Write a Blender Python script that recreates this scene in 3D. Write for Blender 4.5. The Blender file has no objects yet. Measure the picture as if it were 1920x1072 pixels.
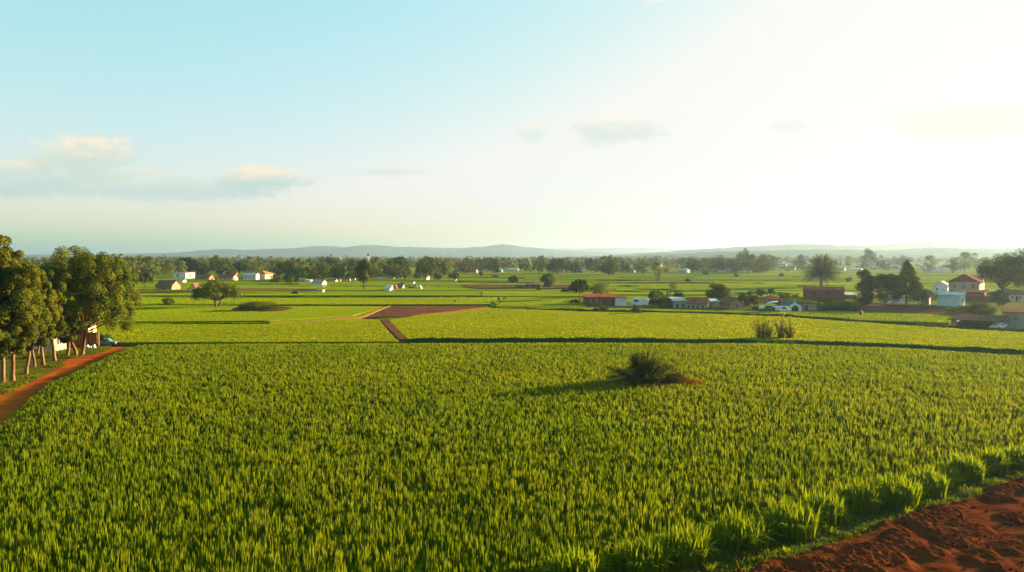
import bpy, math
import numpy as np
from math import radians, sin, cos, pi, atan2, sqrt
S = bpy.context.scene
COL = S.collection
# ------------------------------------------------------------------ camera, sky, sun, exposure
H, F, PITCH = 12.0, 1400.0, radians(2.29)
cd = bpy.data.cameras.new('camera'); cam = bpy.data.objects.new('camera', cd); COL.objects.link(cam); S.camera = cam
cd.sensor_width = 36; cd.lens = 36 * F / 1920; cd.clip_start = .5; cd.clip_end = 60000
cam.location = (0, 0, H); cam.rotation_euler = (pi / 2 - PITCH, 0, 0)
SUN_AZ, SUN_EL = radians(61), radians(9.5)
sd = bpy.data.lights.new('sun', 'SUN'); sun = bpy.data.objects.new('sun', sd); COL.objects.link(sun)
sd.energy = 5.0; sd.angle = radians(.55); sd.color = (1.0, .77, .42)
sun.location = (60, 30, 60); sun.rotation_euler = (pi / 2 - SUN_EL, 0, pi - SUN_AZ)
S.view_settings.view_transform = 'Standard'; S.view_settings.look = 'None'
EXPO = 2.55
S.view_settings.exposure = EXPO; S.view_settings.gamma = 1
S.cycles.max_bounces = 6; S.cycles.diffuse_bounces = 3; S.cycles.transmission_bounces = 4; S.cycles.volume_bounces = 0
S.cycles.transparent_max_bounces = 8; S.cycles.use_denoising = True; S.cycles.sample_clamp_indirect = 6


class NT:
    """small node-tree writer"""
    def __init__(s, nt): s.nt = nt
    def n(s, t, **k):
        nd = s.nt.nodes.new(t)
        for a, b in k.items(): setattr(nd, a, b)
        return nd
    def put(s, sock, v):
        if isinstance(v, bpy.types.NodeSocket): s.nt.links.new(v, sock)
        elif v is not None:
            if isinstance(v, (tuple, list)) and len(v) == 3 and sock.type == 'RGBA': v = tuple(v) + (1,)
            sock.default_value = v
    def m(s, op, a, b=None, c=None, clamp=False):
        nd = s.n('ShaderNodeMath', operation=op); nd.use_clamp = clamp
        for i, v in enumerate((a, b, c)):
            if v is not None: s.put(nd.inputs[i], v)
        return nd.outputs[0]
    def sm(s, x, a, b):
        nd = s.n('ShaderNodeMapRange', interpolation_type='SMOOTHSTEP')
        s.put(nd.inputs[0], x); nd.inputs[1].default_value = a; nd.inputs[2].default_value = b
        return nd.outputs[0]
    def mix(s, f, a, b, mode='MIX'):
        nd = s.n('ShaderNodeMix', data_type='RGBA', blend_type=mode)
        s.put(nd.inputs[0], f); s.put(nd.inputs[6], a); s.put(nd.inputs[7], b)
        return nd.outputs[2]
    def noise(s, vec, scale, detail=3, rough=.55, dim='3D'):
        nd = s.n('ShaderNodeTexNoise', noise_dimensions=dim)
        if vec is not None: s.put(nd.inputs['Vector'], vec)
        nd.inputs['Scale'].default_value = scale; nd.inputs['Detail'].default_value = detail
        nd.inputs['Roughness'].default_value = rough
        return nd.outputs[0]
    def scalev(s, vec, sc):
        nd = s.n('ShaderNodeVectorMath', operation='MULTIPLY'); s.put(nd.inputs[0], vec); nd.inputs[1].default_value = sc
        return nd.outputs[0]


w = bpy.data.worlds.new('World'); S.world = w; w.use_nodes = True
g = NT(w.node_tree); bg = w.node_tree.nodes['Background']
sky = g.n('ShaderNodeTexSky', sky_type='NISHITA'); sky.sun_disc = False
sky.sun_elevation = SUN_EL; sky.sun_rotation = SUN_AZ; sky.air_density = 1.0; sky.dust_density = 1.5; sky.ozone_density = 1.5
bg.inputs[1].default_value = .10
tc = g.n('ShaderNodeTexCoord'); sp = g.n('ShaderNodeSeparateXYZ'); g.put(sp.inputs[0], tc.outputs['Generated'])
yy = g.m('MAXIMUM', sp.outputs[1], .02)
U, V = g.m('DIVIDE', sp.outputs[0], yy), g.m('DIVIDE', sp.outputs[2], yy)       # tangent of bearing and of height
front = g.sm(sp.outputs[1], .1, .3)
cv = g.n('ShaderNodeCombineXYZ'); g.put(cv.inputs[0], U); g.put(cv.inputs[1], g.m('MULTIPLY', V, 2.0))
n1 = g.noise(cv.outputs[0], 19, 8, .6); n2 = g.noise(cv.outputs[0], 70, 6, .65)
nn = g.m('ADD', g.m('MULTIPLY', g.m('SUBTRACT', n1, .5), 2.4), g.m('MULTIPLY', g.m('SUBTRACT', n2, .5), 1.3))
# the sky's own radiance, softened the way the photograph's bright exposure rolls it off
ss = g.n('ShaderNodeSeparateColor'); g.put(ss.inputs[0], sky.outputs[0]); sc_ = g.n('ShaderNodeCombineColor'); KS = 1 / .10 / 2 ** EXPO
for i_, (v0, raw, gam, cap) in enumerate(((.455, 1.24, .95, .915), (.80, 1.89, .26, .915), (.85, 2.5, .5, .885))):
    g.put(sc_.inputs[i_], g.m('MINIMUM', g.m('MULTIPLY', g.m('POWER', g.m('DIVIDE', ss.outputs[i_], raw), gam), v0 * KS), cap * KS))
colr = sc_.outputs[0]


def cloud(px, py, rx, ry, amt, col, top=None, noise=1.0, soft=.85):
    """one cloud bank in the sky, by bearing and height"""
    global colr
    cu, cvv = (px - 960) / F, (480 - py) / F
    du = g.m('DIVIDE', g.m('SUBTRACT', U, cu), rx / F); dv = g.m('DIVIDE', g.m('SUBTRACT', V, cvv), ry / F)
    q = g.m('ADD', g.m('MULTIPLY', du, du), g.m('MULTIPLY', dv, dv))
    d = g.m('ADD', g.m('SUBTRACT', 1.0, q), g.m('MULTIPLY', nn, noise))
    a = g.m('MULTIPLY', g.m('MULTIPLY', g.sm(d, 0.0, soft), amt), front)
    c = col
    if top is not None:
        c = g.mix(g.sm(g.m('ADD', dv, g.m('MULTIPLY', nn, .7)), -.25, .75), col, top)
    colr = g.mix(a, colr, c)


K = 1 / .10 / 2 ** EXPO          # display value -> sky radiance
def D(r, gg, b): return tuple(((v / 255) ** 2.2) * K for v in (r, gg, b))
cloud(60, 345, 200, 36, .8, D(198, 222, 218), D(218, 230, 218), .8)
cloud(165, 300, 128, 58, .95, D(212, 228, 214), D(255, 242, 216), 1.4)
cloud(250, 326, 60, 16, .6, D(226, 232, 214), D(255, 242, 218), 1.3)
cloud(20, 318, 60, 20, .7, D(214, 230, 220), D(255, 240, 214), 1.0)
cloud(350, 358, 230, 28, .8, D(200, 223, 218), D(220, 231, 219), .8)
cloud(485, 340, 125, 32, .95, D(200, 222, 216), D(255, 242, 216), 1.3)
cloud(288, 318, 26, 12, .6, D(240, 236, 214), D(250, 240, 216), 1.0)
cloud(725, 323, 95, 13, .75, D(222, 234, 222), D(245, 240, 220), 1.0)
cloud(1150, 244, 122, 36, 1.0, D(224, 233, 226), D(250, 246, 234), 1.3)
cloud(998, 248, 32, 25, .8, D(222, 236, 228), D(253, 246, 232), 1.1)
cloud(1262, 230, 34, 10, .6, D(240, 244, 236), None, 1.0)
cloud(1472, 238, 48, 11, .8, D(234, 235, 226), None, .9)
cloud(1590, 252, 40, 12, .4, D(244, 248, 238), None, 1.0)
cloud(1820, 232, 185, 48, 1.0, D(238, 234, 220), D(244, 240, 228), .9)
cloud(1540, 337, 24, 10, .4, D(250, 246, 232), None, 1.0)
cloud(1650, 342, 70, 12, .4, D(250, 246, 232), None, 1.0)
cloud(1230, 2, 34, 12, .7, D(255, 240, 228), None, 1.0)
cloud(1200, 385, 420, 26, .25, D(250, 242, 225), None, .6)
g.put(bg.inputs[0], colr)

# ------------------------------------------------------------------ helpers
rng = np.random.default_rng(7)


def P(px, py, z=0.0):
    u, v = (px - 960) / F, (py - 536) / F
    d = np.array([u, cos(PITCH) - v * sin(PITCH), -sin(PITCH) - v * cos(PITCH)])
    t = (z - H) / d[2]
    return np.array([d[0] * t, d[1] * t])


def tag(o, label=None, cat=None, group=None, kind=None):
    if label: o['label'] = label
    if cat: o['category'] = cat
    if group: o['group'] = group
    if kind: o['kind'] = kind
    return o


def empty(name, loc, rz, label, cat, group=None, sc=1.0):
    o = bpy.data.objects.new(name, None); COL.objects.link(o); o.empty_display_size = .5
    o.location = loc; o.rotation_euler = (0, 0, rz); o.scale = (sc, sc, sc)
    return tag(o, label, cat, group)


def mesh(name, V, Q=None, T=None, mat=None, tint=None, parent=None, smooth=False, polys=None):
    me = bpy.data.meshes.new(name)
    V = np.asarray(V, dtype=np.float32).reshape(-1, 3)
    if polys is not None:
        me.from_pydata([tuple(map(float, v)) for v in V], [], polys)
    else:
        nq = 0 if Q is None else len(Q); ntr = 0 if T is None else len(T)
        me.vertices.add(len(V)); me.vertices.foreach_set('co', V.ravel())
        li = []
        if nq: li.append(np.asarray(Q, dtype=np.int32).ravel())
        if ntr: li.append(np.asarray(T, dtype=np.int32).ravel())
        li = np.concatenate(li); me.loops.add(len(li)); me.loops.foreach_set('vertex_index', li)
        me.polygons.add(nq + ntr)
        st = np.concatenate([np.arange(nq) * 4, nq * 4 + np.arange(ntr) * 3]).astype(np.int32)
        me.polygons.foreach_set('loop_start', st)
        me.update(calc_edges=True)
    if tint is not None:
        at = me.attributes.new('tint', 'FLOAT', 'POINT'); at.data.foreach_set('value', np.asarray(tint, dtype=np.float32))
    if smooth: me.polygons.foreach_set('use_smooth', np.ones(len(me.polygons), dtype=bool))
    if mat: me.materials.append(mat)
    me.validate()
    o = bpy.data.objects.new(name, me); COL.objects.link(o)
    if parent is not None: o.parent = parent
    return o


def bmat(name, rough=.85, spec=.1):
    m = bpy.data.materials.new(name); m.use_nodes = True; t = NT(m.node_tree)
    b = m.node_tree.nodes['Principled BSDF']; b.inputs['Roughness'].default_value = rough
    b.inputs['Specular IOR Level'].default_value = 0 if rough > .92 else spec
    return m, t, b


def pos(t): return t.n('ShaderNodeNewGeometry').outputs['Position']
def objc(t): return t.n('ShaderNodeTexCoord').outputs['Object']


def bump(t, b, h, dist, strength=1.0):
    bn = t.n('ShaderNodeBump'); bn.inputs['Strength'].default_value = strength; bn.inputs['Distance'].default_value = dist
    t.put(bn.inputs['Height'], h); t.put(b.inputs['Normal'], bn.outputs[0])


def leaf_mat(name, c1, c2, trans=.4, tcol=None, patch=None, ps=.05):
    """leaf colour from c1 to c2 by each leaf's own tint"""
    m = bpy.data.materials.new(name); m.use_nodes = True; t = NT(m.node_tree)
    t.nt.nodes.remove(t.nt.nodes['Principled BSDF']); out = t.nt.nodes['Material Output']
    at = t.n('ShaderNodeAttribute'); at.attribute_name = 'tint'
    c = t.mix(at.outputs['Fac'], c1, c2)
    if patch:
        c = t.mix(t.sm(t.noise(pos(t), ps, 3), .35, .65), c, t.mix(1.0, c, patch, 'MULTIPLY'))
    df = t.n('ShaderNodeBsdfDiffuse'); tr = t.n('ShaderNodeBsdfTranslucent')
    t.put(df.inputs[0], c); t.put(tr.inputs[0], t.mix(1.0, c, tcol or (1.25, 1.2, .5), 'MULTIPLY'))
    mx = t.n('ShaderNodeMixShader'); mx.inputs[0].default_value = trans
    t.put(mx.inputs[1], df.outputs[0]); t.put(mx.inputs[2], tr.outputs[0])
    t.put(out.inputs[0], mx.outputs[0])
    return m


def noise_mat(name, c1, c2, scale=1.0, rough=.9, bmp=.0, bs=None, c3=None, s3=.2, obj=False, stretch=None):
    m, t, b = bmat(name, rough)
    p = objc(t) if obj else pos(t)
    if stretch: p = t.scalev(p, stretch)
    c = t.mix(t.sm(t.noise(p, scale, 5, .6), .3, .7), c1, c2)
    if c3: c = t.mix(t.sm(t.noise(p, s3, 4, .6), .5, .72), c, c3)
    t.put(b.inputs['Base Color'], c)
    if bmp: bump(t, b, t.noise(p, bs or scale * 3, 6, .65), bmp)
    return m


def plain(name, c, rough=.6, spec=.4, metal=0):
    m, t, b = bmat(name, rough, spec)
    t.put(b.inputs['Base Color'], t.mix(t.noise(objc(t), 1.3, 4), tuple(x * .85 for x in c), tuple(min(1, x * 1.12) for x in c)))
    b.inputs['Metallic'].default_value = metal
    return m


def roof_mat(name, c1, c2, ax=0, pitch=.25, rust=None):
    """ribbed sheet / tiled roof"""
    m, t, b = bmat(name, .95, 0)
    p = objc(t); c = t.mix(t.sm(t.noise(p, 1.2, 5, .65), .35, .65), c1, c2)
    if rust: c = t.mix(t.sm(t.noise(p, .5, 5, .7), .5, .62), c, rust)
    t.put(b.inputs['Base Color'], c)
    wv = t.n('ShaderNodeTexWave', wave_type='BANDS', bands_direction='X' if ax == 0 else 'Y'); t.put(wv.inputs[0], p)
    wv.inputs['Scale'].default_value = .31 / pitch; bump(t, b, wv.outputs['Fac'], .04, .8)
    return m


def tube(pts, rad, ns=7):
    pts = np.asarray(pts, float); n = len(pts); Vv = []; Q = []
    for i in range(n):
        d = pts[min(i + 1, n - 1)] - pts[max(i - 1, 0)]; d /= np.linalg.norm(d) + 1e-9
        a = np.cross(d, [0.31, .95, .05]); a /= np.linalg.norm(a) + 1e-9; b = np.cross(d, a)
        for k in range(ns):
            th = 2 * pi * k / ns
            Vv.append(pts[i] + rad[i] * (cos(th) * a + sin(th) * b))
    for i in range(n - 1):
        for k in range(ns):
            Q.append((i * ns + k, i * ns + (k + 1) % ns, (i + 1) * ns + (k + 1) % ns, (i + 1) * ns + k))
    return np.array(Vv), np.array(Q)


class MB:
    """collects shapes into one mesh (polygons)"""
    def __init__(s): s.v = []; s.f = []
    def add(s, V, Fc):
        o = len(s.v); s.v += [tuple(map(float, v)) for v in V]; s.f += [tuple(int(i) + o for i in f) for f in Fc]; return s
    def box(s, x0, x1, y0, y1, z0, z1):
        V = [(x0, y0, z0), (x1, y0, z0), (x1, y1, z0), (x0, y1, z0), (x0, y0, z1), (x1, y0, z1), (x1, y1, z1), (x0, y1, z1)]
        return s.add(V, [(3, 2, 1, 0), (4, 5, 6, 7), (0, 1, 5, 4), (1, 2, 6, 5), (2, 3, 7, 6), (3, 0, 4, 7)])
    def tube(s, pts, rad, ns=6):
        V, Q = tube(pts, rad, ns); return s.add(V, list(map(tuple, Q)) + [tuple(range(ns))[::-1], tuple(range(len(V) - ns, len(V)))])
    def prism(s, poly, y0, y1):
        """polygon in x,z pulled along y"""
        n = len(poly); V = [(x, y0, z) for x, z in poly] + [(x, y1, z) for x, z in poly]
        return s.add(V, [tuple(range(n)), tuple(range(2 * n - 1, n - 1, -1))] + [((i + 1) % n, i, n + i, n + (i + 1) % n) for i in range(n)])
    def build(s, name, mat, parent=None): return mesh(name, s.v, polys=s.f, mat=mat, parent=parent)


def rand_dirs(r, n):
    v = r.normal(size=(n, 3)); return v / (np.linalg.norm(v, axis=1, keepdims=True) + 1e-9)


def leaf_quads(c, nrm, size, r, asp=.6):
    n = len(c); a = np.cross(nrm, rand_dirs(r, n)); a /= np.linalg.norm(a, axis=1, keepdims=True) + 1e-9
    b = np.cross(nrm, a); s = size[:, None]
    V = np.stack([c - a * s, c - b * s * asp, c + a * s, c + b * s * asp], 1).reshape(-1, 3)
    return V, np.arange(n * 4).reshape(-1, 4)


# ------------------------------------------------------------------ materials
M = {}
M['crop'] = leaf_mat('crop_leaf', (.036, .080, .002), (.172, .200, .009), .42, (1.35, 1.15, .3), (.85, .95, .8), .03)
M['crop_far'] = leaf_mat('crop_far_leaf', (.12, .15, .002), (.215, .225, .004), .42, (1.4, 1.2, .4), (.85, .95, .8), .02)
M['tussock'] = leaf_mat('tussock_leaf', (.038, .095, .003), (.155, .195, .006), .5, (1.4, 1.2, .4))
M['verge'] = leaf_mat('verge_leaf', (.035, .065, .004), (.12, .13, .010), .4)
M['bank'] = leaf_mat('bank_shade_leaf', (.018, .045, .006), (.05, .09, .01), .3)  # dark bank grass; the extra darkness stands in for shaded field edges
M['tree'] = leaf_mat('broadleaf', (.024, .050, .006), (.12, .125, .014), .22, (1.4, 1.1, .4))
M['tree_warm'] = leaf_mat('warm_broadleaf', (.020, .042, .004), (.105, .100, .010), .2, (1.3, 1.1, .4))
M['tree_dark'] = leaf_mat('dark_broadleaf', (.012, .03, .006), (.035, .055, .010), .25)
M['tree_light'] = leaf_mat('pale_broadleaf', (.06, .09, .012), (.14, .15, .02), .45)
M['yellow'] = leaf_mat('willowy_leaf', (.05, .068, .004), (.30, .27, .01), .5)
M['palm'] = leaf_mat('palm_leaf', (.03, .042, .008), (.085, .085, .018), .35)
M['dark_bush'] = leaf_mat('spiky_bush_leaf', (.014, .034, .005), (.10, .10, .012), .2, (1.5, 1.1, .4))
M['dry'] = leaf_mat('dry_leaf', (.07, .025, .006), (.20, .075, .015), .3, (1.3, .9, .5))
M['bark'] = noise_mat('bark', (.10, .045, .02), (.22, .12, .06), 2.5, .9, .04, 9, stretch=(1, 1, .35))
M['bark_dark'] = noise_mat('dark_bark', (.06, .035, .02), (.13, .075, .045), 2.5, .9, .03, 9)
M['soil'] = noise_mat('red_soil', (.055, .014, .005), (.105, .026, .008), .9, .95, .10, 3.2, (.065, .014, .006), .35)
M['path'] = noise_mat('path_soil', (.24, .052, .008), (.34, .088, .014), .5, .95, .05, 3, (.14, .04, .008), .2)
M['plough'] = noise_mat('ploughed_soil', (.075, .036, .021), (.115, .052, .030), .3, .95, .12, 1.2, (.16, .05, .02), .08)
M['clay'] = noise_mat('clay_soil', (.15, .075, .025), (.20, .10, .03), .1, .95, .05, 1, (.12, .12, .01), .05)
M['straw'] = noise_mat('straw_bank', (.24, .12, .010), (.28, .11, .010), .3, .9, .05, 2)
M['white'] = noise_mat('white_plaster', (.52, .52, .51), (.62, .61, .59), .8, .8, .01, 8, (.42, .40, .36), .6, obj=True)
M['cream'] = noise_mat('cream_plaster', (.48, .38, .22), (.58, .47, .28), .8, .8, .01, 8, (.34, .27, .17), .6, obj=True)
M['beige'] = noise_mat('beige_plaster', (.28, .21, .16), (.36, .28, .22), .8, .85, .01, 8, (.22, .16, .12), .6, obj=True)
M['pink'] = noise_mat('pink_plaster', (.30, .16, .10), (.38, .21, .13), .9, .85, .01, 8, (.24, .12, .08), .6, obj=True)
M['brown'] = noise_mat('brown_boards', (.13, .055, .03), (.20, .09, .05), 2, .85, .02, 5, obj=True, stretch=(4, 1, .4))
M['brick'] = noise_mat('red_block_wall', (.13, .035, .025), (.19, .06, .04), 2, .85, .02, 5, (.10, .035, .025), .5, obj=True)
M['grey'] = noise_mat('grey_render', (.20, .17, .15), (.27, .24, .21), .9, .85, .01, 8, (.23, .2, .18), .6, obj=True)
M['blue'] = noise_mat('pale_blue_sheet', (.38, .48, .52), (.46, .56, .60), .8, .6, .01, 6, (.32, .38, .4), .7, obj=True)
M['r_red'] = roof_mat('rusty_red_roof', (.19, .045, .03), (.27, .08, .05), 0, .4, (.28, .11, .06))
M['r_brown'] = roof_mat('brown_roof', (.13, .06, .042), (.18, .09, .065), 0, .4)
M['r_orange'] = roof_mat('orange_tile_roof', (.36, .10, .03), (.46, .16, .05), 0, .4)
M['r_slate'] = roof_mat('slate_roof', (.07, .075, .09), (.12, .12, .13), 0, .4)
M['r_white'] = roof_mat('pale_sheet_roof', (.38, .41, .43), (.50, .52, .53), 0, .4, (.3, .22, .16))
M['r_grey'] = roof_mat('grey_sheet_roof', (.24, .23, .22), (.34, .32, .30), 0, .4, (.25, .13, .09))
M['dark'] = plain('dark_opening', (.02, .018, .016), .5)
M['wood'] = plain('weathered_wood', (.12, .07, .04), .8)
M['trim'] = plain('pale_trim', (.36, .34, .30), .7)
M['stone'] = plain('white_stone', (.58, .54, .46), .8)
M['glass'] = plain('window_glass', (.03, .04, .045), .12, .8)
M['tyre'] = plain('tyre_rubber', (.015, .015, .015), .8)
M['steel'] = plain('galvanised_steel', (.35, .36, .36), .45, .5, .6)
M['p_white'] = plain('white_paint', (.55, .56, .56), .3, .5)
M['p_teal'] = plain('teal_paint', (.05, .13, .12), .3, .5)
M['p_silver'] = plain('silver_paint', (.42, .46, .48), .25, .6, .3)
M['p_red'] = plain('red_paint', (.35, .03, .02), .35, .5)
M['cloth'] = plain('white_canvas', (.5, .55, .56), .8)
M['bags'] = plain('white_sack', (.65, .60, .56), .8)

# ------------------------------------------------------------------ ground to the horizon
def ground_mat():
    m, t, b = bmat('farmland', .95, 0)
    p = pos(t)
    a = t.noise(t.scalev(p, (.35, 1.0, 1)), .02, 4); d = t.noise(p, .5, 4, .6)
    c = t.mix(t.sm(a, .38, .62), (.14, .165, .002), (.19, .205, .003))
    c = t.mix(t.sm(t.noise(t.scalev(p, (.2, 1, 1)), .011, 3), .58, .66), c, (.15, .10, .025))
    c = t.mix(t.sm(d, .25, .8), t.mix(1.0, c, (.7, .75, .8), 'MULTIPLY'), c)
    t.put(b.inputs['Base Color'], c); bump(t, b, t.noise(p, 1.5, 5, .7), .25)
    return m


def ground():
    xs = np.concatenate([-np.geomspace(13000, 60, 26), np.linspace(-50, 50, 21), np.geomspace(60, 13000, 26)])
    ys = np.concatenate([[-3000, -800, -200, -50], np.linspace(0, 200, 30), np.geomspace(220, 13000, 34)])
    X, Y = np.meshgrid(xs, ys); Z = np.zeros_like(X)
    n, m = X.shape; I = np.arange(n * m).reshape(n, m)
    Q = np.stack([I[:-1, :-1], I[:-1, 1:], I[1:, 1:], I[1:, :-1]], -1).reshape(-1, 4)
    tag(mesh('ground', np.stack([X, Y, Z], -1), Q, mat=ground_mat()), kind='structure')


ground()


def inside(poly, x, y):
    poly = np.asarray(poly); r = np.zeros(len(x), bool); n = len(poly); j = n - 1
    for i in range(n):
        xi, yi = poly[i]; xj, yj = poly[j]
        r ^= ((yi > y) != (yj > y)) & (x < (xj - xi) * (y - yi) / (yj - yi + 1e-12) + xi); j = i
    return r


def seg_dist(poly, x, y, closed=True):
    poly = np.asarray(poly, float); best = np.full(len(x), 1e9)
    for i in range(len(poly) if closed else len(poly) - 1):
        a, b = poly[i], poly[(i + 1) % len(poly)]; ab = b - a
        t = np.clip(((x - a[0]) * ab[0] + (y - a[1]) * ab[1]) / (ab @ ab + 1e-9), 0, 1)
        best = np.minimum(best, np.hypot(x - a[0] - t * ab[0], y - a[1] - t * ab[1]))
    return best


class VN:
    """smooth 2-D value noise in numpy"""
    def __init__(s, seed): s.g = np.random.default_rng(seed).random((256, 256))
    def __call__(s, x, y, sc):
        x = x * sc + 1000; y = y * sc + 1000; xi = np.floor(x).astype(int); yi = np.floor(y).astype(int)
        fx = x - xi; fy = y - yi; fx = fx * fx * (3 - 2 * fx); fy = fy * fy * (3 - 2 * fy)
        G = lambda a, b: s.g[a % 256, b % 256]
        return (G(xi, yi) * (1 - fx) + G(xi + 1, yi) * fx) * (1 - fy) + (G(xi, yi + 1) * (1 - fx) + G(xi + 1, yi + 1) * fx) * fy


vn = VN(3)


def blades(x, y, h, nb, width, spread, lean, r, tint, z0=0.0, segs=2, droop=0.0, tip=.35):
    """upright blades: nb per shoot. returns V,Q,T,tint"""
    x = np.repeat(x, nb); y = np.repeat(y, nb); h = np.repeat(h, nb); tint = np.repeat(tint, nb); n = len(x)
    z0 = np.repeat(z0, nb) if np.ndim(z0) else np.full(n, z0)
    a = r.random(n) * 2 * pi; rr = spread * np.sqrt(r.random(n)); bx = x + rr * np.cos(a); by = y + rr * np.sin(a)
    hh = h * r.uniform(.72, 1.05, n); ln = lean * r.uniform(.2, 1, n) * hh
    a2 = a + r.normal(0, .6, n); th = r.random(n) * pi; wx = np.cos(th) * width / 2; wy = np.sin(th) * width / 2
    wv = r.uniform(.75, 1.25, n); wx *= wv; wy *= wv
    dx, dy = np.cos(a2), np.sin(a2)
    def ring(f, wf):
        cx = bx + dx * ln * f ** 1.6; cy = by + dy * ln * f ** 1.6; cz = z0 + hh * (f - droop * f ** 3)
        return cx, cy, cz, wf
    rows = []
    for f, wf in (((0, .8), (.78, 1.0)) if segs == 2 else ((0, .8), (.4, 1.0), (.75, .75))):
        cx, cy, cz, wf = ring(f, wf)
        rows += [np.stack([cx - wx * wf, cy - wy * wf, cz], 1), np.stack([cx + wx * wf, cy + wy * wf, cz], 1)]
    cx, cy, cz, _ = ring(1.0, 0); rows.append(np.stack([cx, cy, cz], 1))
    k = len(rows); Vv = np.stack(rows, 1).reshape(-1, 3); o = (np.arange(n) * k)[:, None]
    Q = [o + np.array([[2 * i, 2 * i + 1, 2 * i + 3, 2 * i + 2]]) for i in range(segs - 1)]
    Q = np.concatenate(Q); T = o + np.array([[k - 3, k - 2, k - 1]])
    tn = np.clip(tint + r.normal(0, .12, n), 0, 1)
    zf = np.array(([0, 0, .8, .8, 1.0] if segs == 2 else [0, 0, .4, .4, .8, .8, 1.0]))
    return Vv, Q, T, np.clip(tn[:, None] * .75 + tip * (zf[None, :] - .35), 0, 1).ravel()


def join(parts):
    Vs, Qs, Ts, tn = [], [], [], []; o = 0
    for Vv, Q, T, t in parts:
        Vs.append(Vv); tn.append(t)
        if Q is not None and len(Q): Qs.append(Q + o)
        if T is not None and len(T): Ts.append(T + o)
        o += len(Vv)
    return (np.concatenate(Vs), np.concatenate(Qs) if Qs else None, np.concatenate(Ts) if Ts else None, np.concatenate(tn))


def sample_poly(poly, dens_fn, dmin, dmax, r, maxd, wide=1.0):
    """random points of the polygon inside a wedge a bit wider than the view"""
    y0, y1 = dmin, dmax; n = int(maxd * (y1 - y0) * 2 * .74 * y1 * wide + 10)
    y = r.uniform(y0, y1, n); x = r.uniform(-1, 1, n) * (.74 * y1 * wide)
    k = (np.abs(x) < .74 * y + 8) & inside(poly, x, y); x, y = x[k], y[k]
    k = r.random(len(x)) < dens_fn(x, y) / maxd
    return x[k], y[k]


# ------------------------------------------------------------------ the fields
VERGE_A, VERGE_B = P(1045, 1100), P(1935, 868)                  # tussock line
DIRT_A, DIRT_B = P(1420, 1078), P(1935, 903)                    # red road edge
vdir = (VERGE_B - VERGE_A) / np.linalg.norm(VERGE_B - VERGE_A)
main = [VERGE_A - vdir * 14, VERGE_B + vdir * 16, np.array([95., 66.]), P(2150, 672, .8), P(1920, 659, .8), P(1700, 646, .8), P(1500, 639, .8), P(1400, 637, .8), P(1050, 636, .8), P(810, 637, .8), P(765, 637.3, .8),
        P(500, 637.8, .8), P(262, 639.5, .8), P(215, 658, .6), P(90, 718, .5), P(0, 797, .5), P(-250, 1020, .5), np.array([-45., 8.]), np.array([-20., 8.])]
bush_c = P(1209, 727); mound_c = P(1272, 722)


def crop_field(name, poly, h, bands, mat, seed, sheet=None, hole=None, tb=0.5):
    """the crop of one field: shoots near by, on a leaf canopy with ragged tufts further off"""
    r = np.random.default_rng(seed); parts = []
    parr = np.array(poly)
    for dmin, dmax, dens, nb, wd, spread, hk in bands:
        x, y = sample_poly(poly, lambda a, b: np.full(len(a), dens), dmin, dmax, r, dens)
        if hole is not None:
            k = np.hypot((x - hole[0]) / hole[2], (y - hole[1]) / hole[3]) > r.uniform(.8, 1.05, len(x)); x, y = x[k], y[k]
        e = seg_dist(parr, x, y)
        hh = h * hk * (.72 + .24 * vn(x, y, 1.3) + .12 * vn(x, y, .13)) * r.uniform(.74, 1.22, len(x)) * (.62 + .38 * np.clip(e / 3, 0, 1))
        far_ = np.clip((y - 55) / 40, 0, 1); hh = hh * (1 - far_) + far_ * h * hk * .9 * r.uniform(.85, 1.08, len(x)) * (.62 + .38 * np.clip(e / 3, 0, 1)); gap = vn(x, y, 2.2) > .10; x, y, hh = x[gap], y[gap], hh[gap]
        tn = np.clip(tb - .1 + .45 * vn(x + 50, y, .35) + r.normal(0, .1, len(x)), 0, 1)
        z0 = 0.0 if sheet is None else sheet - .12
        parts.append(blades(x, y, hh if sheet is None else hh - (sheet - .12), nb, wd, spread, .09, r, tn, z0))
    if sheet is not None:
        Vs = [(*p, 0) for p in poly] + [(*p, sheet) for p in poly]
    Vv, Q, T, t = join(parts)
    o = mesh(name, Vv, Q, T, mat=mat, tint=t)
    return o


def canopy(name, poly, z, mat, parent=None):
    n = len(poly); V = [(p[0], p[1], 0.004) for p in poly] + [(p[0], p[1], z) for p in poly]
    return mesh(name, V, polys=[tuple(range(n, 2 * n))] + [(i, (i + 1) % n, n + (i + 1) % n, n + i) for i in range(n)], mat=mat, parent=parent)


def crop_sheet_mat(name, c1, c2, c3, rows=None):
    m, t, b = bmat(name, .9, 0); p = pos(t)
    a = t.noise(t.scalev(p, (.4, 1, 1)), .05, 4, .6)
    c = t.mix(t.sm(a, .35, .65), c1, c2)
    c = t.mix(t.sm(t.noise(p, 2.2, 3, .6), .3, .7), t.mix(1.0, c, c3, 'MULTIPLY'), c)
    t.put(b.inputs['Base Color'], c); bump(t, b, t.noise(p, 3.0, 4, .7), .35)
    return m


M['sheet'] = crop_sheet_mat('crop_canopy', (.15, .175, .001), (.195, .215, .002), (.6, .72, .7))
M['sheet_b'] = crop_sheet_mat('crop_canopy_bright', (.16, .195, .001), (.205, .23, .002), (.7, .8, .7))
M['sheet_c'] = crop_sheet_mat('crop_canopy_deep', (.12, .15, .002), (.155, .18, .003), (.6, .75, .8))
M['sheet_d'] = crop_sheet_mat('crop_canopy_pale', (.21, .205, .01), (.24, .23, .015), (.75, .8, .7))

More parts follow.
